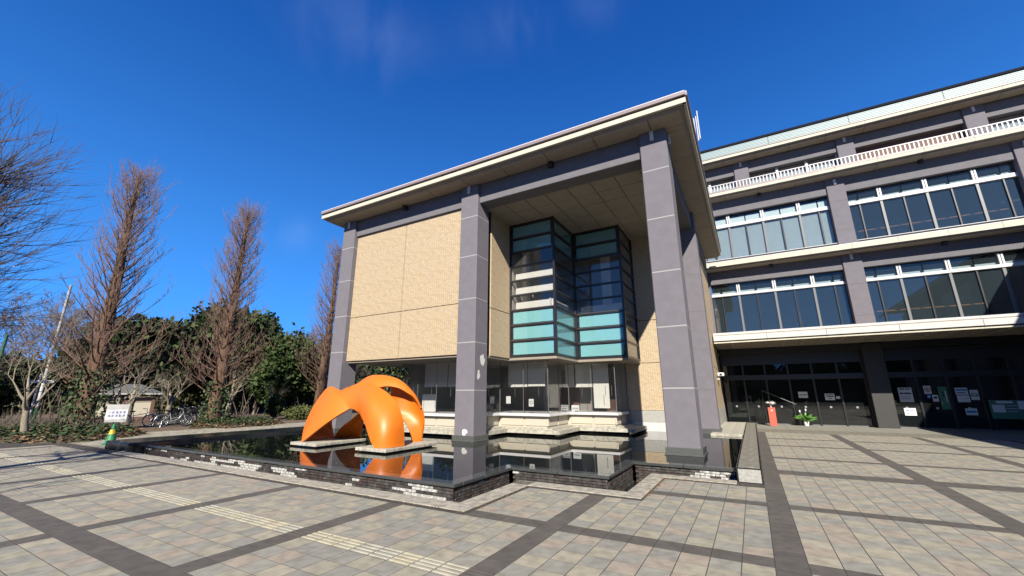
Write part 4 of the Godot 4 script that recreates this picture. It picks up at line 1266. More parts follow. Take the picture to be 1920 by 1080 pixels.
func limb(b: MB, p: Vector3, d: Vector3, L: float, r: float, up: float, seg := 4, sides := 4, wob := 0.12) -> Array:
	var pts := [p]; var rad := [r]
	var q := p; var dd := d.normalized()
	for i in seg:
		dd = (dd + Vector3(0, up, 0) + rv(wob)).normalized()
		q += dd * L / seg
		pts.append(q); rad.append(maxf(min_r, r * (1.0 - 0.85 * (i + 1) / seg)))
	b.tube(pts, rad, sides, false)
	return [pts, dd]

func redwood(at: Vector3, H: float, lean: Vector3, seed_: int, label: String, width := 1.0) -> Node3D:
	rng.seed = seed_
	var t := thing("dawn_redwood", label, "tree", at, "bare redwoods beyond the pool")
	var tb := MB.new()
	var pts := []; var rad := []
	for i in 15:
		var f := i / 14.0
		pts.append(at + Vector3(0, H * 0.93 * f - 0.2, 0) + lean * f + Vector3(sin(f * 9.0 + seed_), 0, cos(f * 7.0)) * 0.05)
		rad.append(0.36 * pow(1.0 - f, 0.8) * H / 15.5 + 0.05 + (0.22 * exp(-f * 30.0)))
	tb.tube(pts, rad, 9)
	var cb := MB.new(); var fb := MB.new()
	var n := 155
	for i in n:
		var f := 0.10 + 0.88 * pow(float(i) / n, 0.85)
		var p := at + Vector3(0, H * 0.93 * f, 0) + lean * f
		var az := i * 2.399 + rng.randf() * 0.8
		var reach := width * H * (0.175 * pow(1.0 - f, 0.5) + 0.045) * rng.randf_range(0.65, 1.12)
		if f < 0.24: reach *= 1.25
		var d := Vector3(cos(az), 0.75 if f > 0.3 else 0.35, sin(az))
		var lr := 0.02 + 0.055 * (1.0 - f) * rng.randf_range(0.5, 1.0)
		var res := limb(cb, p, d, reach * 1.15, lr, 0.16, 5, 4, 0.13)
		var lp: Array = res[0]
		for k in 9:
			var a := 1 + int(rng.randf() * 4.9)
			var q: Vector3 = (lp[a - 1] as Vector3).lerp(lp[a], rng.randf())
			var dir: Vector3 = ((lp[a] - lp[a - 1]) as Vector3).normalized() * 0.55 + rv(0.75) + Vector3(0, 0.75, 0)
			var r2 := limb(fb, q, dir, rng.randf_range(0.35, 1.0) * (0.55 + reach * 0.3), 0.013, 0.12, 3, 3, 0.2)
			var tp: Array = r2[0]
			for m in 4:
				var q2: Vector3 = (tp[0] as Vector3).lerp(tp[3], rng.randf_range(0.25, 1.0))
				limb(fb, q2, (r2[1] as Vector3) + rv(0.8) + Vector3(0, 0.35, 0), rng.randf_range(0.18, 0.5), 0.0065, 0.1, 2, 3, 0.2)
	for k in 60:
		limb(fb, at + lean * 0.97 + Vector3(0, H * rng.randf_range(0.84, 0.94), 0), rv(0.55) + Vector3(0, 1, 0), rng.randf_range(0.5, 1.15), 0.012, 0.1, 3, 3, 0.2)
	part("trunk", tb, mats["bark_red"], t)
	part("limbs", cb, mats["bark_red"], t)
	part("twigs", fb, mats["twig_red"], t)
	return t

func grow(b: MB, p: Vector3, d: Vector3, L: float, r: float, depth: int, spread: float, up: float) -> void:
	var res := limb(b, p, d, L, r, up, 4 if depth > 1 else 3, 5 if depth > 2 else 3, 0.16)
	if depth <= 0: return
	var pts: Array = res[0]
	var kids := 3 + rng.randi() % 2
	for k in kids:
		var f := rng.randf_range(0.4, 1.0)
		var i := mini(int(f * (pts.size() - 1)), pts.size() - 2)
		var q: Vector3 = pts[i + 1]
		var base: Vector3 = (pts[i + 1] - pts[i]).normalized()
		grow(b, q, (base + rv(spread)).normalized(), L * rng.randf_range(0.55, 0.8), r * 0.15 + r * 0.85 * (1.0 - 0.85 * float(i + 1) / (pts.size() - 1)) * 0.75, depth - 1, spread, up)

func bare_tree(called: String, at: Vector3, H: float, r: float, depth: int, spread: float, up: float, seed_: int, mat: String, label: String, lean := Vector3.ZERO, group := "", twig_mat := "") -> Node3D:
	rng.seed = seed_
	var t := thing(called, label, "tree", at, group)
	var b := MB.new()
	var pts := []; var rad := []
	for i in 6:
		var f := i / 5.0
		pts.append(at + Vector3(0, H * 0.38 * f - 0.1, 0) + lean * f + rv(0.05) * H * 0.08)
		rad.append(r * (1.0 - 0.35 * f) + r * 0.4 * exp(-f * 9.0))
	b.tube(pts, rad, 8)
	part("trunk", b, mats[mat], t)
	var c := MB.new()
	var top: Vector3 = pts[5]
	for k in 5:
		var az := TAU * k / 5.0 + rng.randf()
		grow(c, pts[3 + k % 3], Vector3(cos(az) * spread, 0.9, sin(az) * spread) + lean * 0.1, H * 0.26, r * 0.5, depth, spread, up)
	part("crown", c, mats[twig_mat if twig_mat != "" else mat], t)
	return t

func leaf_mesh(s: float) -> ArrayMesh:
	var b := MB.new()
	var a := Vector3(0, 0, 0); var l := Vector3(-s * 0.4, 0.04 * s, s * 0.5); var r := Vector3(s * 0.4, 0.04 * s, s * 0.5); var e := Vector3(0, -0.1 * s, s)
	b.tri(a, l, e); b.tri(a, e, r)
	return b.mesh()

func clump_mesh(s: float, n: int, seed_: int) -> ArrayMesh:
	var r := RandomNumberGenerator.new(); r.seed = seed_
	var b := MB.new()
	for i in n:
		var o := Vector3(r.randf_range(-1, 1), r.randf_range(-1, 1), r.randf_range(-1, 1)) * s * 0.6
		var d := Vector3(r.randf_range(-1, 1), r.randf_range(-0.4, 1), r.randf_range(-1, 1)).normalized()
		var e := d.cross(Vector3(r.randf_range(-1, 1), r.randf_range(-1, 1), r.randf_range(-1, 1))).normalized()
		var w := s * r.randf_range(0.14, 0.24); var l := s * r.randf_range(0.4, 0.65)
		b.tri(o, o + d * l * 0.5 + e * w, o + d * l); b.tri(o, o + d * l, o + d * l * 0.5 - e * w)
	return b.mesh()

func evergreen(called: String, at: Vector3, lobes: Array, count: int, s: float, mat: String, seed_: int, label: String, group := "", trunk_r := 0.22) -> Node3D:
	# lobes: [centre offset, radii]
	rng.seed = seed_
	var t := thing(called, label, "tree", at, group)
	var tb := MB.new()
	var c0: Vector3 = lobes[0][0]
	if trunk_r > 0.0:
		tb.tube([at + Vector3(0, -0.1, 0), at + Vector3(c0.x * 0.3, c0.y * 0.5, c0.z * 0.3), at + c0], [trunk_r * 1.3, trunk_r, trunk_r * 0.5], 7)
		for l in lobes:
			tb.tube([at + Vector3(c0.x * 0.3, c0.y * 0.5, c0.z * 0.3), at + (l[0] as Vector3) * 0.8 + Vector3(0, c0.y * 0.1, 0), at + l[0]], [trunk_r * 0.6, trunk_r * 0.4, trunk_r * 0.15], 5)
		part("trunk", tb, mats["bark_dark"], t)
	var ms := [clump_mesh(s, 9, seed_), clump_mesh(s, 9, seed_ + 1)]
	var xf := [[], []]
	var f := FastNoiseLite.new(); f.seed = seed_; f.frequency = 0.55
	var vol := 0.0
	for l in lobes: vol += l[1].x * l[1].y + l[1].y * l[1].z
	for l in lobes:
		var n := int(count * (l[1].x * l[1].y + l[1].y * l[1].z) / vol)
		for i in n:
			var d := rv(1.0)
			if d.length() < 0.05: continue
			d = d.normalized()
			var k := pow(rng.randf(), 0.33)
			k = lerpf(k, 1.0, 0.4) * (1.0 + 0.38 * f.get_noise_3dv((l[0] as Vector3) * 0.3 + d * 2.6))
			var p: Vector3 = (l[0] as Vector3) + d * (l[1] as Vector3) * k
			if p.y < 0.1: continue
			var sc := rng.randf_range(0.7, 1.4)
			xf[i % 2].append(Transform3D(Basis.from_euler(rv(3.1)) * Basis.from_scale(Vector3.ONE * sc), p))
	for k in 2:
		var cb := MB.new()
		var a: Array = (ms[k] as ArrayMesh).surface_get_arrays(0)
		var av: PackedVector3Array = a[Mesh.ARRAY_VERTEX]; var an: PackedVector3Array = a[Mesh.ARRAY_NORMAL]
		for q in xf[k]:
			var tr: Transform3D = q
			cb.v.append_array((tr * av))
			cb.n.append_array((Transform3D(tr.basis.orthonormalized(), Vector3.ZERO) * an))
		var mi := put("crown", cb.mesh(), mats[mat] if k == 0 else mats["leaf_mid" if mat == "leaf_dark" else mat], t)
	return t

func in_poly(p: Vector2, poly: PackedVector2Array) -> bool:
	return Geometry2D.is_point_in_polygon(p, poly)

func ivy_bed(poly: PackedVector2Array, n: int, seed_: int, called: String) -> void:
	rng.seed = seed_
	var lo := Vector2(1e9, 1e9); var hi := -lo
	for p in poly:
		lo = lo.min(p); hi = hi.max(p)
	var lm := leaf_mesh(0.16)
	var sets := {"leaf_ivy": [], "leaf_ivy_pale": [], "leaf_dry": [], "leaf_fall": []}
	var f := FastNoiseLite.new(); f.seed = seed_; f.frequency = 0.5
	var i := 0
	while i < n:
		var p := Vector2(rng.randf_range(lo.x, hi.x), rng.randf_range(lo.y, hi.y))
		if not in_poly(p, poly): continue
		i += 1
		var edge := 9.0
		for k in poly.size():
			edge = minf(edge, p.distance_to(Geometry2D.get_closest_point_to_segment(p, poly[k], poly[(k + 1) % poly.size()])))
		var h := clampf(edge * 0.8, 0.0, 0.42) * (0.75 + 0.5 * f.get_noise_2dv(p * 1.5)) * rng.randf_range(0.55, 1.05)
		var key := "leaf_ivy"
		var q := rng.randf()
		if q > 0.86: key = "leaf_ivy_pale"
		elif q > 0.78: key = "leaf_dry"
		elif q > 0.765: key = "leaf_fall"
		if edge < 0.45 and rng.randf() < 0.5: key = ["leaf_dry", "leaf_fall", "leaf_dry"][rng.randi() % 3]
		var bs := Basis.from_euler(Vector3(rng.randf_range(-0.5, 0.8), rng.randf() * TAU, rng.randf_range(-0.5, 0.5))) * Basis.from_scale(Vector3.ONE * rng.randf_range(0.6, 1.25))
		sets[key].append(Transform3D(bs, Vector3(p.x, h + 0.02, p.y)))
	var holder := Node3D.new()
	holder.name = numbered(called)
	holder.set_meta("kind", "stuff")
	tag(holder, "dark ivy and dry leaves covering the ground at the foot of the redwood trees", "ivy")
	add_child(holder)
	for k in sets: multi("leaves", lm, mats[k], sets[k], holder)
	# a mound of soil under the leaves
	var b := MB.new()
	var c := Vector2.ZERO
	for p in poly: c += p / poly.size()
	for k in poly.size():
		var a := poly[k]; var d := poly[(k + 1) % poly.size()]
		var a2 := a.lerp(c, 0.3); var d2 := d.lerp(c, 0.3)
		b.quad_out(Vector3(a.x, -0.01, a.y), Vector3(d.x, -0.01, d.y), Vector3(d2.x, 0.16, d2.y), Vector3(a2.x, 0.16, a2.y), Vector3(c.x, -9, c.y))
		b.tri_out(Vector3(a2.x, 0.16, a2.y), Vector3(d2.x, 0.16, d2.y), Vector3(c.x, 0.2, c.y), Vector3(c.x, -9, c.y))
	part("soil_mound", b, mats["soil"], holder).set_meta("kind", "stuff")

func ivy_sleeve(tree: Node, at: Vector3, lean: Vector3, H: float, r0: float, h: float, n: int, seed_: int) -> void:
	rng.seed = seed_
	var lm := leaf_mesh(0.17)
	var xf := []; var xf2 := []
	for i in n:
		var y := h * pow(rng.randf(), 1.3)
		var f := y / (H * 0.93)
		var az := rng.randf() * TAU
		var r := r0 * (1.0 - 0.3 * y / h) * rng.randf_range(0.8, 1.5)
		var d := Vector3(cos(az), 0, sin(az))
		var p := lean * f + Vector3(0, y, 0) + d * r
		var bs := Basis.looking_at(-d, Vector3.UP) * Basis.from_euler(Vector3(rng.randf_range(0.3, 1.6), rng.randf_range(-0.8, 0.8), rng.randf_range(-1, 1)))
		(xf if rng.randf() < 0.75 else xf2).append(Transform3D(bs, p))
	multi("ivy_leaves", lm, mats["leaf_ivy"], xf, tree)
	multi("ivy_leaves", lm, mats["leaf_ivy_pale"], xf2, tree)

func pollard(at: Vector3, seed_: int, label: String) -> void:
	rng.seed = seed_
	var t := thing("pollarded_tree", label, "tree", at)
	var tb := MB.new()
	tb.tube([at + Vector3(0, -0.1, 0), at + Vector3(0.05, 2.0, 0), at + Vector3(-0.05, 4.5, 0.05), at + Vector3(0, 5.6, 0), at + Vector3(0.1, 6.9, 0)], [0.3, 0.2, 0.17, 0.12, 0.05], 9)
	part("trunk", tb, mats["bark_dark"], t)
	var lb := MB.new(); var sb := MB.new()
	for i in 22:
		var az := i * 2.4
		var y := 2.6 + 4.1 * i / 22.0
		var res := limb(lb, at + Vector3(0, y, 0), Vector3(cos(az), 0.5, sin(az)), rng.randf_range(0.7, 1.1), 0.07, 0.05, 3, 5, 0.1)
		var knob: Vector3 = res[0][3]
		for k in 30:
			var d := (res[1] as Vector3) * 0.7 + rv(0.75) + Vector3(0, 0.25, 0)
			var r2 := limb(sb, knob + rv(0.06), d, rng.randf_range(1.2, 2.3), 0.013, 0.04, 6, 3, 0.07)
			var pts: Array = r2[0]
			for m in 5:
				var q: Vector3 = pts[1 + rng.randi() % 5]
				limb(sb, q, (r2[1] as Vector3) + rv(0.55) + Vector3(0, 0.2, 0), rng.randf_range(0.4, 1.0), 0.006, 0.05, 3, 3, 0.1)
	part("limbs", lb, mats["bark_dark"], t)
	part("shoots", sb, mats["twig_dark"], t)

func make_park() -> void:
	var ta := redwood(Vector3(-29.9, 0, -8.2), 15.4, Vector3(-0.1, 0, 0.2), 101, "tallest bare redwood, left of the bicycles, trunk wrapped in ivy")
	ivy_sleeve(ta, Vector3.ZERO, Vector3(-0.1, 0, 0.2), 15.4, 0.75, 3.2, 900, 5)
	var tb := redwood(Vector3(-28.9, 0, -13.7), 15.1, Vector3(0, 0, 0), 202, "bare redwood right of the bicycles with an ivy-clad foot", 0.9)
	ivy_sleeve(tb, Vector3.ZERO, Vector3.ZERO, 15.1, 0.6, 2.6, 650, 6)
	redwood(Vector3(-35.8, 0, -25.8), 17.6, Vector3(0.2, 0, -0.3), 303, "bare redwood half hidden behind the left column of the pavilion")
	pollard(Vector3(-15.3, 0, -0.75), 404, "bare tree whose long thin shoots reach in from the left edge")
	bare_tree("bare_tree", Vector3(-10.3, 0, 3.6), 8.5, 0.2, 5, 0.8, 0.04, 405, "bark_dark", "bare tree behind the viewer casting streaky shadows on the left paving", Vector3.ZERO, "", "twig_grey")
	# background: evergreen masses, pruned pale trees, thickets
	evergreen("evergreen_tree", Vector3(-41.8, 0, -13.8), [[Vector3(0, 4.6, 0), Vector3(3.4, 3.0, 3.4)], [Vector3(0.5, 5.2, -1.8), Vector3(2.2, 2.3, 2.0)], [Vector3(0.5, 3.8, 2.6), Vector3(2.2, 1.7, 2.0)]], 2600, 0.75, "leaf_dark", 11, "dark round evergreen behind the bicycles and the hut", "evergreens behind the bicycles")
	evergreen("evergreen_tree", Vector3(-43.2, 0, -20.8), [[Vector3(0, 6.2, 0), Vector3(3.4, 4.0, 3.6)], [Vector3(0, 6.6, -2.2), Vector3(2.6, 3.2, 2.2)], [Vector3(0.4, 4.6, 2.4), Vector3(2.2, 2.3, 1.9)]], 3000, 0.75, "leaf_dark", 12, "tallest dark evergreen, behind the right redwood", "evergreens behind the bicycles")
	evergreen("evergreen_tree", Vector3(-39.0, 0, -24.3), [[Vector3(0, 4.6, 0), Vector3(2.3, 2.9, 2.4)], [Vector3(0.2, 3.2, 1.2), Vector3(2.0, 1.8, 1.8)], [Vector3(0.2, 3.4, -1.6), Vector3(1.9, 1.9, 1.8)]], 2200, 0.62, "leaf_mid", 13, "smaller green evergreen with rounded outline left of the pavilion", "evergreens behind the bicycles")
	evergreen("evergreen_tree", Vector3(-41.0, 0, -4.0), [[Vector3(0, 2.4, 0), Vector3(2.4, 2.0, 4.2)]], 1500, 0.6, "leaf_dark", 14, "low dark evergreen hedge at the far left behind the white pole", "evergreens behind the bicycles")
	evergreen("evergreen_tree", Vector3(-52.0, 0, -30.0), [[Vector3(0, 3.2, 0), Vector3(3.0, 2.6, 5.0)], [Vector3(0, 2.4, 7.0), Vector3(3.0, 2.2, 4.0)]], 1700, 0.75, "leaf_olive", 15, "olive green trees in the distance between the two big evergreens", "evergreens behind the bicycles")
	evergreen("shrub", Vector3(-29.8, 0, -20.1), [[Vector3(0, 0.38, 0), Vector3(0.9, 0.42, 1.0)]], 420, 0.32, "leaf_olive", 16, "low rounded yellow green bush left of the orange sculpture", "", 0.0)
	evergreen("shrub", Vector3(-31.5, 0, -19.0), [[Vector3(0, 1.0, 0), Vector3(0.45, 0.75, 0.45)]], 200, 0.3, "leaf_mid", 17, "thin leafy young tree with pale patches left of the low bush", "", 0.05)
	var pale := [[Vector3(-29.7, 0, -9.4), 4.6, 0.17, "pale pruned tree between the tall redwood and the sign board"], [Vector3(-34.2, 0, -11.3), 5.0, 0.2, "whitish pruned trunk in front of the small hut"], [Vector3(-35.4, 0, -13.9), 4.6, 0.2, "knobbly pale tree behind the middle of the bicycles"], [Vector3(-26.6, 0, -5.6), 5.2, 0.13, "slim forked pale tree at the far left in front of the direction sign"], [Vector3(-41.9, 0, -23.3), 5.6, 0.16, "white slender trunk between the evergreens right of the redwood"], [Vector3(-38.0, 0, -18.9), 5.2, 0.2, "pale split trunk just right of the right redwood"], [Vector3(-36.0, 0, -21.5), 3.6, 0.07, "thin many-stemmed bare bush on the sandy ground"]]
	var k := 0
	for p in pale:
		bare_tree("pruned_tree", p[0], p[1], p[2], 3, 0.75, 0.06, 500 + k, "bark_pale", p[3], Vector3(rng.randf_range(-0.3, 0.3), 0, rng.randf_range(-0.3, 0.3)), "pale pruned trees in the park")
		k += 1
	var bg := [[Vector3(-41.2, 0, -8.6), 9.5, "bare grey tree behind the tall redwood on its left"], [Vector3(-44.0, 0, -4.5), 8.5, "bare grey tree at the far left behind the green pole"], [Vector3(-47.0, 0, -12.0), 10.0, "bare tree behind the left evergreen"], [Vector3(-47.0, 0, -27.0), 10.5, "wide bare tree behind the gap right of the tallest evergreen"], [Vector3(-41.0, 0, -29.0), 9.5, "bare tree beside the half hidden redwood"], [Vector3(-40.0, 0, -30.5), 8.0, "bare tree seen below the pavilion's left corner"], [Vector3(-36.5, 0, -4.8), 6.0, "small bare tree above the left ivy"], [Vector3(-52.0, 0, -18.0), 9.0, "bare tree behind the hut"]]
	min_r = 0.011
	for p in bg:
		bare_tree("bare_tree", p[0], p[1], 0.2, 5, 0.85, 0.07, 600 + k, "bark_dark", p[2], Vector3.ZERO, "bare trees at the back of the park", "twig_grey")
		k += 1
	for i in 9:
		var ex := -50.0 + 10.0 * i
		evergreen("evergreen_tree", Vector3(ex, 0, 26.0 + 2.0 * (i % 3) + (8.0 if i > 3 else 0.0)), [[Vector3(0, 4.4 + (i % 2), 0), Vector3(4.6, 3.8, 3.2)], [Vector3(4.6, 2.8, 0.4), Vector3(3.6, 3.0, 2.6)]], 1500, 1.3, "leaf_dark", 700 + i, "dark evergreen in the row behind the viewer that the glass mirrors, %s from the left" % ["first", "second", "third", "fourth", "fifth", "sixth", "seventh", "eighth", "ninth"][i], "evergreens behind the viewer")
	min_r = 0.0
	# far wood that closes the horizon, one dense mass
	rng.seed = 900
	var fw := Node3D.new(); fw.name = "far_wood"; fw.set_meta("kind", "stuff")
	tag(fw, "distant dark wood closing the horizon behind the park", "wood")
	add_child(fw)
	var cm := clump_mesh(1.1, 10, 77); var xf := []; var xf2 := []
	for i in 5200:
		var a := rng.randf_range(-0.1, 1.25)
		var D := rng.randf_range(62, 78)
		var h := 1.4 + 1.2 * sin(a * 9.0) + 0.9 * sin(a * 23.0 + 1.0) + (4.0 if a > 0.72 else 0.0)
		var p := Vector3(-D * cos(a * 0.75), maxf(0.2, rng.randf() * (h + 2.2)), -D * sin(a * 0.75))
		(xf if rng.randf() < 0.7 else xf2).append(Transform3D(Basis.from_euler(rv(3.1)), p))
	multi("foliage", cm, mats["leaf_dark"], xf, fw)
	multi("foliage", cm, mats["leaf_olive"], xf2, fw)
	var tw := MB.new()
	for i in 420:
		var a := rng.randf_range(0.0, 0.85)
		var D := rng.randf_range(44, 60)
		var p := Vector3(-D * cos(a), 0, -D * sin(a))
		limb(tw, p, Vector3(rng.randf_range(-0.3, 0.3), 1, rng.randf_range(-0.3, 0.3)), rng.randf_range(1.5, 4.5), 0.05, 0.0, 4, 3, 0.2)
	part("thicket_stems", tw, mats["twig_grey"], fw).set_meta("kind", "stuff")
	# undergrowth: dry brown shrubs
	var dry := MB.new()
	for i in 900:
		var c: Vector3 = [Vector3(-28.6, 0, -8.2), Vector3(-31.5, 0, -7.0), Vector3(-31.0, 0, -5.0), Vector3(-33.5, 0, -8.8), Vector3(-29.5, 0, -15.2), Vector3(-34.5, 0, -6.2)][i % 6]
		var p := c + Vector3(rng.randfn(0, 0.9), 0, rng.randfn(0, 0.9))
		limb(dry, p, rv(0.5) + Vector3(0, 1, 0), rng.randf_range(0.4, 1.2), 0.012, 0.0, 3, 3, 0.3)
	var dn := part("dry_undergrowth", dry, mats["twig_grey"], self)
	dn.set_meta("kind", "stuff"); tag(dn, "dry brown stems around the ivy beds", "undergrowth")
	ivy_bed(PackedVector2Array([Vector2(-36, -2.5), Vector2(-28, -3.6), Vector2(-25.2, -4.6), Vector2(-23.5, -5.2), Vector2(-22.5, -6.2), Vector2(-23.2, -7.6), Vector2(-24.3, -8.9), Vector2(-27, -9.6), Vector2(-31, -9.4), Vector2(-35, -8)]), 7500, 31, "ivy_bed")
	ivy_bed(PackedVector2Array([Vector2(-27.0, -11.8), Vector2(-24.9, -12.6), Vector2(-25.0, -15.0), Vector2(-26.2, -16.6), Vector2(-30.0, -17.0), Vector2(-31.0, -14.5), Vector2(-29.2, -12.6)]), 4200, 32, "ivy_bed")
	# fallen leaves along kerb and path
	rng.seed = 44
	var lx := []
	for i in 900:
		var p := Vector3(rng.randf_range(-26, -19.6), 0.008, rng.randf_range(-20, -4.5))
		lx.append(Transform3D(Basis.from_euler(Vector3(rng.randf_range(-0.2, 0.2), rng.randf() * TAU, 0)) * Basis.from_scale(Vector3.ONE * 0.5), p))
	for i in 700:
		var q := rng.randf_range(0, 3)
		var p := Vector3(rng.randf_range(-15, -4.0), 0.017, -5.535 + absf(rng.randfn(0, 0.05)))
		if q > 2.2: p = Vector3(-1.84 + absf(rng.randfn(0, 0.04)), 0.017, rng.randf_range(-9.7, -7.7))
		elif q > 1.8: p = Vector3(rng.randf_range(-1.9, 0.0), 0.017, -9.73 + absf(rng.randfn(0, 0.05)))
		elif q > 1.5: p = Vector3(-3.98 + absf(rng.randfn(0, 0.04)), 0.017, rng.randf_range(-7.6, -5.6))
		lx.append(Transform3D(Basis.from_euler(Vector3(rng.randf_range(-0.2, 0.2), rng.randf() * TAU, 0)) * Basis.from_scale(Vector3.ONE * rng.randf_range(0.1, 0.22)), p))
	for i in 130:
		var p := Vector3(rng.randf_range(-16.5, -5.3), 0.163, rng.randf_range(-12.0, -6.8))
		if rng.randf() < 0.3: p = Vector3(rng.randf_range(-8, -3.2), 0.163, rng.randf_range(-14, -10.9))
		lx.append(Transform3D(Basis.from_euler(Vector3(0, rng.randf() * TAU, 0)) * Basis.from_scale(Vector3.ONE * rng.randf_range(0.15, 0.35)), p))
	var fl := multi("fallen_leaves", leaf_mesh(0.16), mats["leaf_fall"], lx, self)
	tag(fl, "small dry leaves lying on the paving and along the kerb", "leaves")

# ---------------------------------------------------------------- bicycles and other small things
func torus(b: MB, o: Vector3, ax: Vector3, up: Vector3, R: float, r: float, n := 28, m := 6) -> void:
	var pts := []; var rad := []
	for i in n + 1:
		var t := TAU * i / n
		pts.append(o + ax * cos(t) * R + up * sin(t) * R); rad.append(r)
	b.tube(pts, rad, m, false)

func bicycle(label: String, at: Vector3, yaw: float, tilt: float, color: Color, basket: bool, idx: int) -> Node3D:
	var t := thing("bicycle", label, "bicycle", at, "bicycles parked under the trees")
	t.rotation = Vector3(0, yaw, 0)
	t.rotate_object_local(Vector3(1, 0, 0), tilt)
	var fm := M("bike_paint_%d" % idx, color, 0.35)
	var X := Vector3(1, 0, 0); var Y := Vector3(0, 1, 0); var Z := Vector3(0, 0, 1)
	for s in [-0.55, 0.55]:
		var w := Node3D.new(); w.name = "wheel"; t.add_child(w, true); w.position = Vector3(s, 0.34, 0)
		var ty := MB.new(); torus(ty, Vector3.ZERO, X, Y, 0.315, 0.021)
		put("tyre", ty.mesh(), mats["frame_black"], w)
		var rm := MB.new(); torus(rm, Vector3.ZERO, X, Y, 0.288, 0.009, 28, 4)
		put("rim", rm.mesh(), mats["steel"], w)
		var sp := MB.new()
		for k in 14:
			var a := TAU * k / 14.0
			sp.tube([Vector3(0, 0, 0), Vector3(cos(a), sin(a), 0) * 0.285], [0.003, 0.003], 3, false)
		sp.tube([Vector3(0, 0, -0.05), Vector3(0, 0, 0.05)], [0.025, 0.025], 8)
		put("spokes", sp.mesh(), mats["steel"], w)
		var fd := MB.new()
		var p := []; var r := []
		for k in 12:
			var a := lerpf(0.15, 2.7, k / 11.0)
			if s < 0: a = lerpf(0.5, 3.3, k / 11.0)
			p.append(Vector3(s + cos(a) * 0.355, 0.34 + sin(a) * 0.355, 0)); r.append(0.016)
		fd.tube(p, r, 5)
		put("mudguard", fd.mesh(), mats["steel"] if idx < 2 else mats["frame_black"], t)
	var f := MB.new()
	f.tube([Vector3(-0.55, 0.34, 0), Vector3(-0.12, 0.30, 0), Vector3(0.2, 0.42, 0), Vector3(0.38, 0.72, 0)], [0.014, 0.02, 0.02, 0.02], 6)
	f.tube([Vector3(-0.12, 0.30, 0), Vector3(-0.24, 0.80, 0)], [0.017, 0.015], 6)
	f.tube([Vector3(-0.55, 0.34, 0), Vector3(-0.2, 0.66, 0)], [0.01, 0.01], 5)
	f.tube([Vector3(-0.2, 0.62, 0), Vector3(0.38, 0.74, 0)] if not basket else [Vector3(-0.16, 0.46, 0), Vector3(0.2, 0.5, 0), Vector3(0.38, 0.74, 0)], [0.016, 0.018] if not basket else [0.016, 0.016, 0.016], 6)
	f.tube([Vector3(0.36, 0.85, 0), Vector3(0.43, 0.66, 0), Vector3(0.55, 0.34, 0)], [0.018, 0.016, 0.012], 6)
	put("frame", f.mesh(), fm, t)
	var h := MB.new()
	h.tube([Vector3(0.37, 0.84, 0), Vector3(0.34, 0.97, 0)], [0.013, 0.013], 6)
	h.tube([Vector3(0.18, 1.0, -0.28), Vector3(0.3, 1.0, -0.2), Vector3(0.36, 0.97, 0), Vector3(0.3, 1.0, 0.2), Vector3(0.18, 1.0, 0.28)], [0.014, 0.012, 0.012, 0.012, 0.014], 6)
	put("handlebar", h.mesh(), mats["steel"], t)
	var s2 := MB.new()
	s2.ball(Vector3(-0.27, 0.85, 0), Vector3(0.13, 0.045, 0.09), 10, 6)
	put("saddle", s2.mesh(), mats["frame_black"], t)
	var c := MB.new()
	torus(c, Vector3(-0.12, 0.30, 0.05), X, Y, 0.09, 0.008, 16, 4)
	c.tube([Vector3(-0.12, 0.30, 0.06), Vector3(-0.02, 0.16, 0.07)], [0.009, 0.009], 4)
	c.tube([Vector3(-0.12, 0.30, -0.06), Vector3(-0.22, 0.44, -0.07)], [0.009, 0.009], 4)
	put("crank", c.mesh(), mats["frame_grey"], t)
	if basket:
		var bk := MB.new()
		for k in 5:
			var y := 0.72 + 0.055 * k
			var e := 0.12 + 0.012 * k
			bk.tube([Vector3(0.62 - e, y, -e - 0.03), Vector3(0.62 + e, y, -e - 0.03), Vector3(0.62 + e, y, e + 0.03), Vector3(0.62 - e, y, e + 0.03), Vector3(0.62 - e, y, -e - 0.03)], [0.006, 0.006, 0.006, 0.006, 0.006], 4)
		for k in 9:
			var z := -0.14 + 0.035 * k
			for sx in [-1, 1]:
				bk.tube([Vector3(0.62 + sx * 0.12, 0.72, z), Vector3(0.62 + sx * 0.17, 0.94, z * 1.2)], [0.004, 0.004], 3)
		bk.box(Vector3(0.5, 0.71, -0.14), Vector3(0.74, 0.722, 0.14))
		put("basket", bk.mesh(), mats["frame_black"], t)
		if idx % 2 == 0:
			var bd := MB.new(); bd.box(Vector3(0.79, 0.78, -0.05), Vector3(0.795, 0.86, 0.05))
			put("number_plate", bd.mesh(), mats["paper"], t)
	var st := MB.new()
	st.tube([Vector3(-0.55, 0.34, 0.06), Vector3(-0.62, 0.01, 0.12)], [0.008, 0.008], 4)
	put("kickstand", st.mesh(), mats["steel"], t)
	return t

func notice(label: String, x0: float, y0: float, x1: float, y1: float, z: float, mat: String, lines: Array, category := "notice") -> void:
	# sheet on glass, facing +z. lines: [x from, x to, y, height, material] in parts of the sheet
	var t := thing("paper_notice", label, category, Vector3((x0 + x1) / 2, y0, z), "notices on the entrance glass")
	bpart("sheet", Vector3(x0, y0, z), Vector3(x1, y1, z + 0.003), mats[mat], t)
	for l in lines:
		var w := x1 - x0; var h := y1 - y0
		bpart("print_line", Vector3(x0 + w * l[0], y0 + h * l[2], z + 0.003), Vector3(x0 + w * l[1], y0 + h * (l[2] + l[3]), z + 0.0045), mats[l[4]], t)

func text_part(called: String, s: String, size: float, at: Vector3, mat: Material, parent: Node3D) -> MeshInstance3D:
	var tm := TextMesh.new()
	var f := SystemFont.new(); f.font_names = PackedStringArray(["Droid Sans"]); f.font_weight = 700
	tm.font = f
	tm.text = s
	tm.font_size = 64
	tm.pixel_size = size / 64.0
	tm.depth = 0.002
	var o := put(called, tm, mat, parent)
	o.position = at - parent.position
	return o

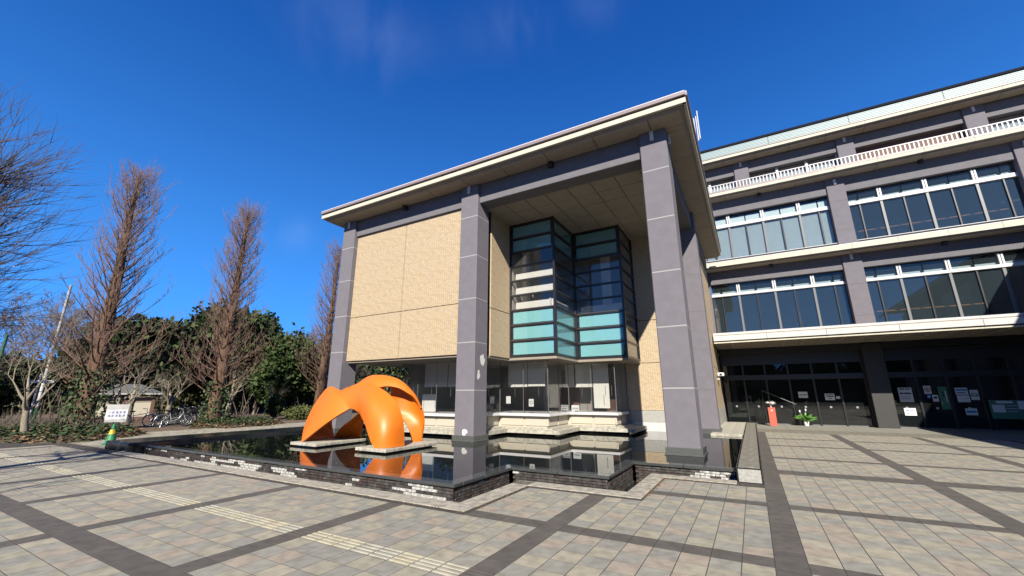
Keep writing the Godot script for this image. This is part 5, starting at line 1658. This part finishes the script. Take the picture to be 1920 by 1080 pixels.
func make_small_things() -> void:
	rng.seed = 77
	var yaw := atan2(0.94, 0.34)
	var spots := [[Vector3(-30.6, 0, -10.6), "silver framed bicycle with pale mudguards nearest the sign board", Color(0.2, 0.2, 0.2), false], [Vector3(-28.9, 0, -11.7), "black city bicycle with pale swept frame, nearest to the path", Color(0.3, 0.3, 0.3), true], [Vector3(-30.4, 0, -12.2), "dark bicycle with basket just behind the nearest one", Color(0.03, 0.03, 0.04), true], [Vector3(-31.0, 0, -12.8), "bicycle with white plate on its basket, third in the row", Color(0.12, 0.12, 0.13), true], [Vector3(-31.4, 0, -13.4), "bicycle with black basket, fourth in the row", Color(0.05, 0.06, 0.09), true], [Vector3(-31.9, 0, -14.0), "grey bicycle with basket, fifth in the row", Color(0.3, 0.3, 0.3), true], [Vector3(-32.3, 0, -14.7), "dark bicycle near the right redwood, last but one in the row", Color(0.04, 0.04, 0.04), false], [Vector3(-32.7, 0, -15.5), "bicycle with a yellow frame at the end of the row", Color(0.5, 0.4, 0.1), false]]
	for i in spots.size():
		var s: Array = spots[i]
		bicycle(s[1], s[0], yaw + rng.randf_range(-0.25, 0.25), rng.randf_range(-0.08, 0.08), s[2], s[3], i)
	# cone with a board
	M("cone_green", Color(0.015, 0.15, 0.055), 0.5)
	M("pole_green", Color(0.01, 0.055, 0.03), 0.5)
	M("cone_yellow", Color(0.55, 0.42, 0.03), 0.5)
	var cn := thing("traffic_cone", "green traffic cone with a yellow band behind the black ledge of the pool", "cone", Vector3(-20.6, 0, -6.5))
	bpart("cone_base", Vector3(-20.8, 0.0, -6.7), Vector3(-20.4, 0.035, -6.3), mats["cone_green"], cn, 0.01)
	for q in [["cone_body", "cone_green", 0.035, 0.36], ["cone_band", "cone_yellow", 0.36, 0.52], ["cone_body", "cone_green", 0.52, 0.72]]:
		var b := MB.new()
		b.lathe(Vector3(-20.6, 0, -6.5), [Vector2(0.15 * (1 - q[2] / 0.8) + 0.02, q[2]), Vector2(0.15 * (1 - q[3] / 0.8) + 0.02, q[3]), Vector2(0.0, q[3])], 20)
		part(q[0], b, mats[q[1]], cn)
	var sg := thing("sign_board", "white board with two lines of blue writing on top of the green cone", "sign", Vector3(-20.6, 0.72, -6.5))
	bpart("post", Vector3(-20.615, 0.6, -6.515), Vector3(-20.585, 0.80, -6.485), mats["frame_grey"], sg)
	sg.rotation.y = 1.25
	var bd := MB.new(); bd.box(Vector3(-0.30, 0.05, -0.012), Vector3(0.30, 0.68, 0.012), 0.006)
	put("board", bd.mesh(), mats["paper"], sg)
	var bnd := MB.new(); bnd.box(Vector3(-0.30, 0.05, 0.0125), Vector3(0.30, 0.16, 0.016))
	put("board_foot", bnd.mesh(), mats["fascia_grey"], sg)
	var bnt := MB.new(); bnt.box(Vector3(-0.30, 0.50, 0.0125), Vector3(0.30, 0.68, 0.016))
	put("board_head", bnt.mesh(), mats["fascia_grey"], sg)
	M("ink_blue", Color(0.06, 0.06, 0.28), 0.8)
	for r in 2:
		for c in 5:
			# blurred strokes of the five signs in each line
			var ch := MB.new()
			var cx := -0.2 + 0.1 * c; var cy := 0.40 - 0.12 * r
			if r == 0 and c == 0: ch.box(Vector3(cx - 0.035, cy - 0.006, 0.0125), Vector3(cx + 0.035, cy + 0.006, 0.015))
			else:
				for k in 3: ch.box(Vector3(cx - 0.035, cy - 0.034 + 0.027 * k, 0.0125), Vector3(cx + 0.035, cy - 0.022 + 0.027 * k, 0.015))
				ch.box(Vector3(cx - 0.005 - 0.02 * (c % 2), cy - 0.04, 0.0152), Vector3(cx + 0.006 - 0.02 * (c % 2), cy + 0.042, 0.0172))
			put("written_character", ch.mesh(), mats["ink_blue"], sg)
	# poles at the far left
	var po := thing("utility_pole", "tall white banded pole behind the direction sign at the far left", "pole", Vector3(-39.1, 0, -8.4))
	for k in 9:
		var b := MB.new()
		b.tube([Vector3(-39.1, 1.0 * k, -8.4), Vector3(-39.1, 1.0 * k + 0.97, -8.4)], [0.095 - 0.003 * k, 0.092 - 0.003 * k], 12)
		part("pole_section", b, mats["cone_green"] if k == 0 else (mats["fascia_grey"] if k < 3 else mats["pole_grey"]), po)
	var gp := thing("green_pole", "slanting looking dark green pole cut by the left edge of the picture", "pole", Vector3(-29.4, 0, -4.75))
	var gb := MB.new(); gb.tube([Vector3(-29.4, 0, -4.75), Vector3(-29.4, 4.4, -4.75)], [0.06, 0.055], 12)
	part("shaft", gb, mats["pole_green"], gp)
	var gc := MB.new(); gc.ball(Vector3(-29.4, 4.4, -4.75), Vector3(0.07, 0.05, 0.07), 10, 6)
	part("shaft_cap", gc, mats["pole_green"], gp)
	var ds := thing("direction_sign", "white pill shaped direction sign on a post in front of the white pole", "sign", Vector3(-37.0, 0, -7.75))
	ds.rotation.y = 1.3
	var db := MB.new(); db.tube([Vector3(0, 0, 0), Vector3(0, 3.0, 0)], [0.05, 0.05], 10)
	put("post", db.mesh(), mats["frame_white"], ds)
	var pill := PackedVector2Array()
	for k in 10: pill.append(Vector2(0.42 + cos(-PI / 2 + PI * k / 9.0) * 0.09, sin(-PI / 2 + PI * k / 9.0) * 0.09))
	for k in 10: pill.append(Vector2(-0.42 + cos(PI / 2 + PI * k / 9.0) * 0.09, sin(PI / 2 + PI * k / 9.0) * 0.09))
	var dp := MB.new(); dp.plate(pill, Vector3(0.1, 2.55, 0.055), Vector3(1, 0, 0), Vector3(0, 1, 0), 0.04)
	put("board", dp.mesh(), mats["paper"], ds)
	for k in 5:
		var ch := MB.new(); ch.box(Vector3(0.08 + 0.075 * k, 2.525, 0.096), Vector3(0.135 + 0.075 * k, 2.575, 0.099))
		put("lettering", ch.mesh(), mats["ink"], ds)
	# hut
	var hu := thing("hut", "small cream hut with a dark hipped roof and red base behind the bicycles", "hut", Vector3(-37.6, 0, -12.2))
	hu.rotation.y = 1.25
	for q in [["base", Vector3(-1.5, 0, -1.1), Vector3(1.5, 0.35, 1.1), "room_brown"], ["wall", Vector3(-1.45, 0.35, -1.05), Vector3(1.45, 1.75, 1.05), "cream"], ["wall_band", Vector3(-1.47, 1.3, -1.07), Vector3(1.47, 1.8, 1.07), "soffit_band"], ["door", Vector3(-0.3, 0.35, 1.07), Vector3(0.2, 1.75, 1.12), "room_brown"], ["corner_post", Vector3(1.3, 0.0, 1.05), Vector3(1.5, 1.9, 1.15), "room_brown"], ["eave", Vector3(-1.9, 1.8, -1.5), Vector3(1.9, 1.88, 1.5), "fascia_grey"]]:
		var b := MB.new(); b.box(q[1], q[2])
		put(q[0], b.mesh(), mats[q[3]], hu)
	var rf := MB.new()
	rf.quad(Vector3(-1.9, 1.88, 1.5), Vector3(-0.6, 2.5, 0), Vector3(0.6, 2.5, 0), Vector3(1.9, 1.88, 1.5))
	rf.quad(Vector3(1.9, 1.88, -1.5), Vector3(0.6, 2.5, 0), Vector3(-0.6, 2.5, 0), Vector3(-1.9, 1.88, -1.5))
	rf.tri(Vector3(1.9, 1.88, 1.5), Vector3(0.6, 2.5, 0), Vector3(1.9, 1.88, -1.5)); rf.tri(Vector3(-1.9, 1.88, -1.5), Vector3(-0.6, 2.5, 0), Vector3(-1.9, 1.88, 1.5))
	put("roof", rf.mesh(), mats["frame_grey"], hu)
	# red pedestal with a small silver sculpture, and a plant, at the entrance
	M("red_lacquer", Color(0.36, 0.07, 0.045), 0.5)
	M("silver", Color(0.5, 0.5, 0.5), 0.3).metallic = 0.8
	var pe := thing("red_pedestal", "narrow red pedestal in front of the entrance doors", "pedestal", Vector3(0.82, 0, -28.2))
	bpart("shaft", Vector3(0.65, 0.0, -28.37), Vector3(1.0, 0.98, -28.03), mats["red_lacquer"], pe, 0.01)
	bpart("top_plate", Vector3(0.64, 0.98, -28.38), Vector3(1.01, 1.0, -28.02), mats["red_lacquer"], pe, 0.004)
	bpart("crest", Vector3(0.78, 0.80, -28.03), Vector3(0.87, 0.88, -28.022), mats["fascia"], pe)
	var sv := thing("silver_sculpture", "small silver shell-like sculpture on the red pedestal", "sculpture", Vector3(0.82, 1.0, -28.2))
	var s1 := MB.new(); s1.lathe(Vector3(0.82, 1.0, -28.2), [Vector2(0.0, 0.0), Vector2(0.06, 0.0), Vector2(0.035, 0.05), Vector2(0.03, 0.12)], 12)
	part("stem", s1, mats["silver"], sv)
	var s3 := MB.new()
	s3.ball(Vector3(0.88, 1.23, -28.2), Vector3(0.21, 0.11, 0.13), 14, 8)
	s3.ball(Vector3(0.68, 1.25, -28.2), Vector3(0.12, 0.075, 0.09), 12, 8)
	part("shell", s3, mats["silver"], sv)
	var rail := thing("slanting_barrier", "thin dark folding barrier pole slanting in front of the left doors", "barrier", Vector3(1.0, 0, -29.2))
	var rb := MB.new(); rb.tube([Vector3(0.5, 1.95, -29.3), Vector3(2.1, 1.15, -29.2)], [0.02, 0.02], 6)
	part("bar", rb, mats["frame_grey"], rail)
	var rp := MB.new(); rp.tube([Vector3(2.1, 0.0, -29.2), Vector3(2.1, 1.15, -29.2)], [0.02, 0.02], 6); rp.tube([Vector3(0.5, 0.0, -29.3), Vector3(0.5, 1.95, -29.3)], [0.018, 0.018], 6)
	part("stand", rp, mats["frame_black"], rail)
	var pp := thing("potted_plant", "leafy potted plant with white flowers in a white pot by the doors", "plant", Vector3(2.42, 0, -29.0))
	var pt := MB.new(); pt.lathe(Vector3(2.42, 0, -29.0), [Vector2(0.0, 0.0), Vector2(0.10, 0.0), Vector2(0.14, 0.24), Vector2(0.12, 0.24), Vector2(0.11, 0.2), Vector2(0.0, 0.2)], 18)
	part("pot", pt, mats["paper"], pp)
	var lf := MB.new()
	rng.seed = 9
	for i in 60:
		var az := rng.randf() * TAU
		var d := Vector3(cos(az), rng.randf_range(0.35, 1.4), sin(az)).normalized()
		var o := Vector3(2.42, 0.22, -29.0)
		var L := rng.randf_range(0.35, 0.75)
		var tip := o + d * L
		var e := d.cross(Vector3.UP).normalized() * 0.055
		var md := o + d * L * 0.62 + Vector3(0, 0.05, 0)
		tip.y -= 0.08
		lf.tri(o + d * L * 0.25, md + e, tip); lf.tri(o + d * L * 0.25, tip, md - e)
		lf.tube([o, o + d * L * 0.3], [0.006, 0.004], 3, false)
	part("leaves", lf, M("plant_leaf", Color(0.10, 0.24, 0.05), 0.4), pp)
	for q in [Vector3(2.48, 0.86, -28.95), Vector3(2.2, 0.78, -29.0)]:
		var fb := MB.new(); fb.ball(q, Vector3(0.04, 0.07, 0.03), 8, 6); fb.tube([Vector3(2.42, 0.25, -29), q], [0.006, 0.006], 4)
		part("flower", fb, mats["paper"], pp)
	# notices on the entrance glass
	var z := -29.54
	var L3 := [[0.12, 0.88, 0.62, 0.1, "ink"], [0.12, 0.85, 0.42, 0.08, "ink"], [0.2, 0.8, 0.2, 0.08, "ink"]]
	notice("pale notice with a line of print on the second left door", 2.32, 1.51, 2.76, 1.85, z, "paper", [[0.1, 0.45, 0.42, 0.14, "ink"], [0.5, 0.9, 0.42, 0.14, "ink"]])
	notice("taped notice with a bold heading on the fourth left door", 3.55, 1.39, 3.99, 1.74, z, "paper", [[0.1, 0.9, 0.78, 0.1, "ink"], [0.15, 0.9, 0.5, 0.16, "ink"], [0.3, 0.7, 0.2, 0.1, "ink"]])
	notice("small blank slip beside the taped notice", 4.05, 1.46, 4.23, 1.60, z, "paper", [])
	notice("large printed notice beside the grey pillar", 6.73, 1.30, 7.28, 2.04, z, "paper", [[0.1, 0.5, 0.86, 0.08, "ink"], [0.55, 0.9, 0.86, 0.08, "ink"], [0.1, 0.35, 0.55, 0.1, "ink"], [0.4, 0.9, 0.55, 0.1, "ink"], [0.1, 0.8, 0.35, 0.03, "ink"], [0.1, 0.8, 0.22, 0.03, "ink"]])
	notice("bright white notice low beside the grey pillar", 6.80, 0.63, 7.26, 1.0, z, "paper", [[0.15, 0.4, 0.6, 0.12, "ink_blue"], [0.5, 0.85, 0.6, 0.1, "ink_blue"], [0.15, 0.35, 0.25, 0.12, "ink_blue"]])
	notice("square sign with a ring and dark red dot", 7.75, 1.71, 8.03, 2.12, z, "paper", [])
	var ring := MB.new(); torus(ring, Vector3(7.89, 1.93, z + 0.003), Vector3(1, 0, 0), Vector3(0, 1, 0), 0.105, 0.016, 24, 4)
	var rt: Node3D = get_node("paper_notice_005")
	part("ring", ring, mats["ink"], rt)
	var dot := MB.new(); dot.ball(Vector3(7.89, 1.93, z + 0.002), Vector3(0.06, 0.06, 0.004), 14, 6)
	part("dot", dot, mats["red_lacquer"], rt)
	M("sticker_blue", Color(0.03, 0.2, 0.5), 0.6)
	M("poster_green", Color(0.05, 0.16, 0.11), 0.7)
	notice("small round-looking blue sticker under the ring sign", 7.82, 1.50, 7.96, 1.66, z, "sticker_blue", [[0.3, 0.7, 0.3, 0.4, "paper"]])
	notice("small white notice with a dark drawing under the ring sign", 8.01, 1.33, 8.23, 1.66, z, "paper", [[0.2, 0.8, 0.45, 0.3, "ink"]])
	notice("tall dark green poster on the door", 8.28, 0.95, 8.62, 2.07, z, "poster_green", [[0.35, 0.6, 0.7, 0.08, "ink"], [0.35, 0.6, 0.58, 0.08, "ink"], [0.7, 0.8, 0.3, 0.5, "paper"], [0.1, 0.2, 0.25, 0.06, "paper"]])
	notice("upper blue printed notice on the right door", 8.91, 1.67, 9.36, 2.01, z, "paper", [[0.05, 0.95, 0.55, 0.3, "sticker_blue"], [0.1, 0.8, 0.2, 0.15, "ink_blue"]])
	notice("pale notice just below the upper blue printed one", 8.92, 1.31, 9.37, 1.64, z, "paper", [[0.8, 0.88, 0.5, 0.12, "ink"]])
	notice("notice with a teal arched bridge picture on the right door", 9.42, 1.42, 9.72, 1.90, z, "paper", [[0.08, 0.92, 0.35, 0.12, "poster_green"], [0.1, 0.25, 0.45, 0.2, "poster_green"], [0.75, 0.9, 0.45, 0.2, "poster_green"], [0.25, 0.75, 0.62, 0.08, "poster_green"]])
	notice("low blue tinted notice on the right door", 9.09, 0.69, 9.51, 1.02, z, "paper", [[0.08, 0.92, 0.35, 0.3, "sticker_blue"]])
	var nb := thing("notice_board", "wide dark green notice board with papers at the right end of the entrance", "board", Vector3(10.6, 0, -29.3))
	bpart("panel", Vector3(9.9, 0.55, -29.34), Vector3(11.6, 1.42, -29.3), mats["poster_green"], nb, 0.006)
	for q in [[10.15, 1.27, 10.7, 1.38], [9.98, 0.85, 10.4, 1.2], [10.85, 1.0, 11.12, 1.38]]:
		bpart("pinned_sheet", Vector3(q[0], q[1], -29.3), Vector3(q[2], q[3], -29.296), mats["paper"], nb)
	for k in 3:
		bpart("text_line", Vector3(10.45, 1.14 - 0.13 * k, -29.3), Vector3(10.82, 1.18 - 0.13 * k, -29.297), mats["fascia_grey"], nb)
	for s in [9.95, 11.5]:
		bpart("leg", Vector3(s, 0, -29.34), Vector3(s + 0.05, 0.55, -29.3), mats["frame_black"], nb)
	var es := thing("easel_poster", "brown poster on a thin easel behind the right one of the left doors", "poster", Vector3(4.7, 0, -30.1))
	bpart("poster_sheet", Vector3(4.5, 0.75, -30.12), Vector3(4.95, 1.9, -30.1), M("poster_brown", Color(0.16, 0.14, 0.10), 0.8), es)
	for s in [4.52, 4.9]:
		var eb := MB.new(); eb.tube([Vector3(s, 0, -30.05), Vector3(s, 1.95, -30.13)], [0.012, 0.012], 5)
		part("easel_leg", eb, mats["frame_grey"], es)
	# counter signs
	var o1 := thing("counter_sign", "small dark lettered sign reading KING standing on the ticket counter", "sign", Vector3(-7.40, 1.0, -17.72))
	bpart("plate", Vector3(-7.58, 0.99, -17.74), Vector3(-7.22, 1.27, -17.72), mats["fascia_grey"], o1, 0.01)
	bpart("heading", Vector3(-7.56, 1.19, -17.719), Vector3(-7.24, 1.25, -17.717), mats["frame_grey"], o1)
	bpart("footer", Vector3(-7.55, 1.0, -17.719), Vector3(-7.25, 1.04, -17.717), mats["ink"], o1)
	text_part("lettering", "KING", 0.105, Vector3(-7.40, 1.115, -17.717), mats["ink"], o1)
	var o2 := thing("counter_sign", "small white sign reading OPEN standing on the ticket counter", "sign", Vector3(-6.88, 1.0, -17.72))
	bpart("plate", Vector3(-7.06, 0.99, -17.74), Vector3(-6.70, 1.27, -17.72), mats["paper"], o2, 0.01)
	bpart("footer", Vector3(-6.92, 1.0, -17.719), Vector3(-6.72, 1.03, -17.717), mats["ink"], o2)
	text_part("lettering", "OPEN", 0.105, Vector3(-6.88, 1.115, -17.717), mats["frame_grey"], o2)
	for q in [[-9.09, 1.36, -8.87, 1.66, -15.45, "blank white sheet on the ticket window left of centre"], [-8.01, 1.25, -7.79, 1.55, -15.45, "white sheet with a grey ring drawing on the ticket window"], [-9.76, 1.36, -9.56, 1.65, -13.72, "grey looking sheet on the ticket window beside the middle column"]]:
		var sh := thing("window_sheet", q[5], "notice", Vector3((q[0] + q[2]) / 2, q[1], q[4]), "sheets on the ticket windows")
		bpart("sheet", Vector3(q[0], q[1], q[4]), Vector3(q[2], q[3], q[4] + 0.004), mats["paper"], sh)
		if q[0] > -8.5:
			var b := MB.new(); torus(b, Vector3(-7.9, 1.41, q[4] + 0.004), Vector3(1, 0, 0), Vector3(0, 1, 0), 0.06, 0.012, 18, 4)
			part("ring_print", b, mats["frame_grey"], sh)
	# camera on the side wall, aerials on the roof
	var sc := thing("security_camera", "white security camera on the side wall of the pavilion", "camera", Vector3(-1.5, 2.75, -25.4))
	bpart("housing", Vector3(-1.52, 2.68, -25.7), Vector3(-1.2, 2.86, -25.3), mats["paper"], sc, 0.03)
	bpart("bracket", Vector3(-1.57, 2.5, -25.6), Vector3(-1.45, 2.68, -25.5), mats["paper"], sc, 0.01)
	bpart("lens", Vector3(-1.42, 2.72, -25.3), Vector3(-1.3, 2.82, -25.28), mats["frame_black"], sc, 0.01)
	var an := thing("roof_aerial", "pale aerial of upright panels on the pavilion roof", "aerial", Vector3(-0.9, 10.4, -20))
	for q in [[-0.62, 13.9, 15.5], [-0.80, 13.6, 15.1], [-0.70, 13.8, 15.2]]:
		bpart("aerial_panel", Vector3(q[0] - 0.025, q[1], -20.1 - q[0] * 0.3), Vector3(q[0] + 0.025, q[2], -20.05 - q[0] * 0.3), mats["fascia_grey"], an, 0.008)
	var ab := MB.new(); ab.tube([Vector3(-0.9, 10.3, -20.0), Vector3(-0.9, 14.6, -20.0)], [0.04, 0.03], 8); ab.tube([Vector3(-0.9, 14.0, -20), Vector3(-0.65, 14.0, -19.95)], [0.02, 0.02], 6)
	part("mast", ab, mats["steel"], an)
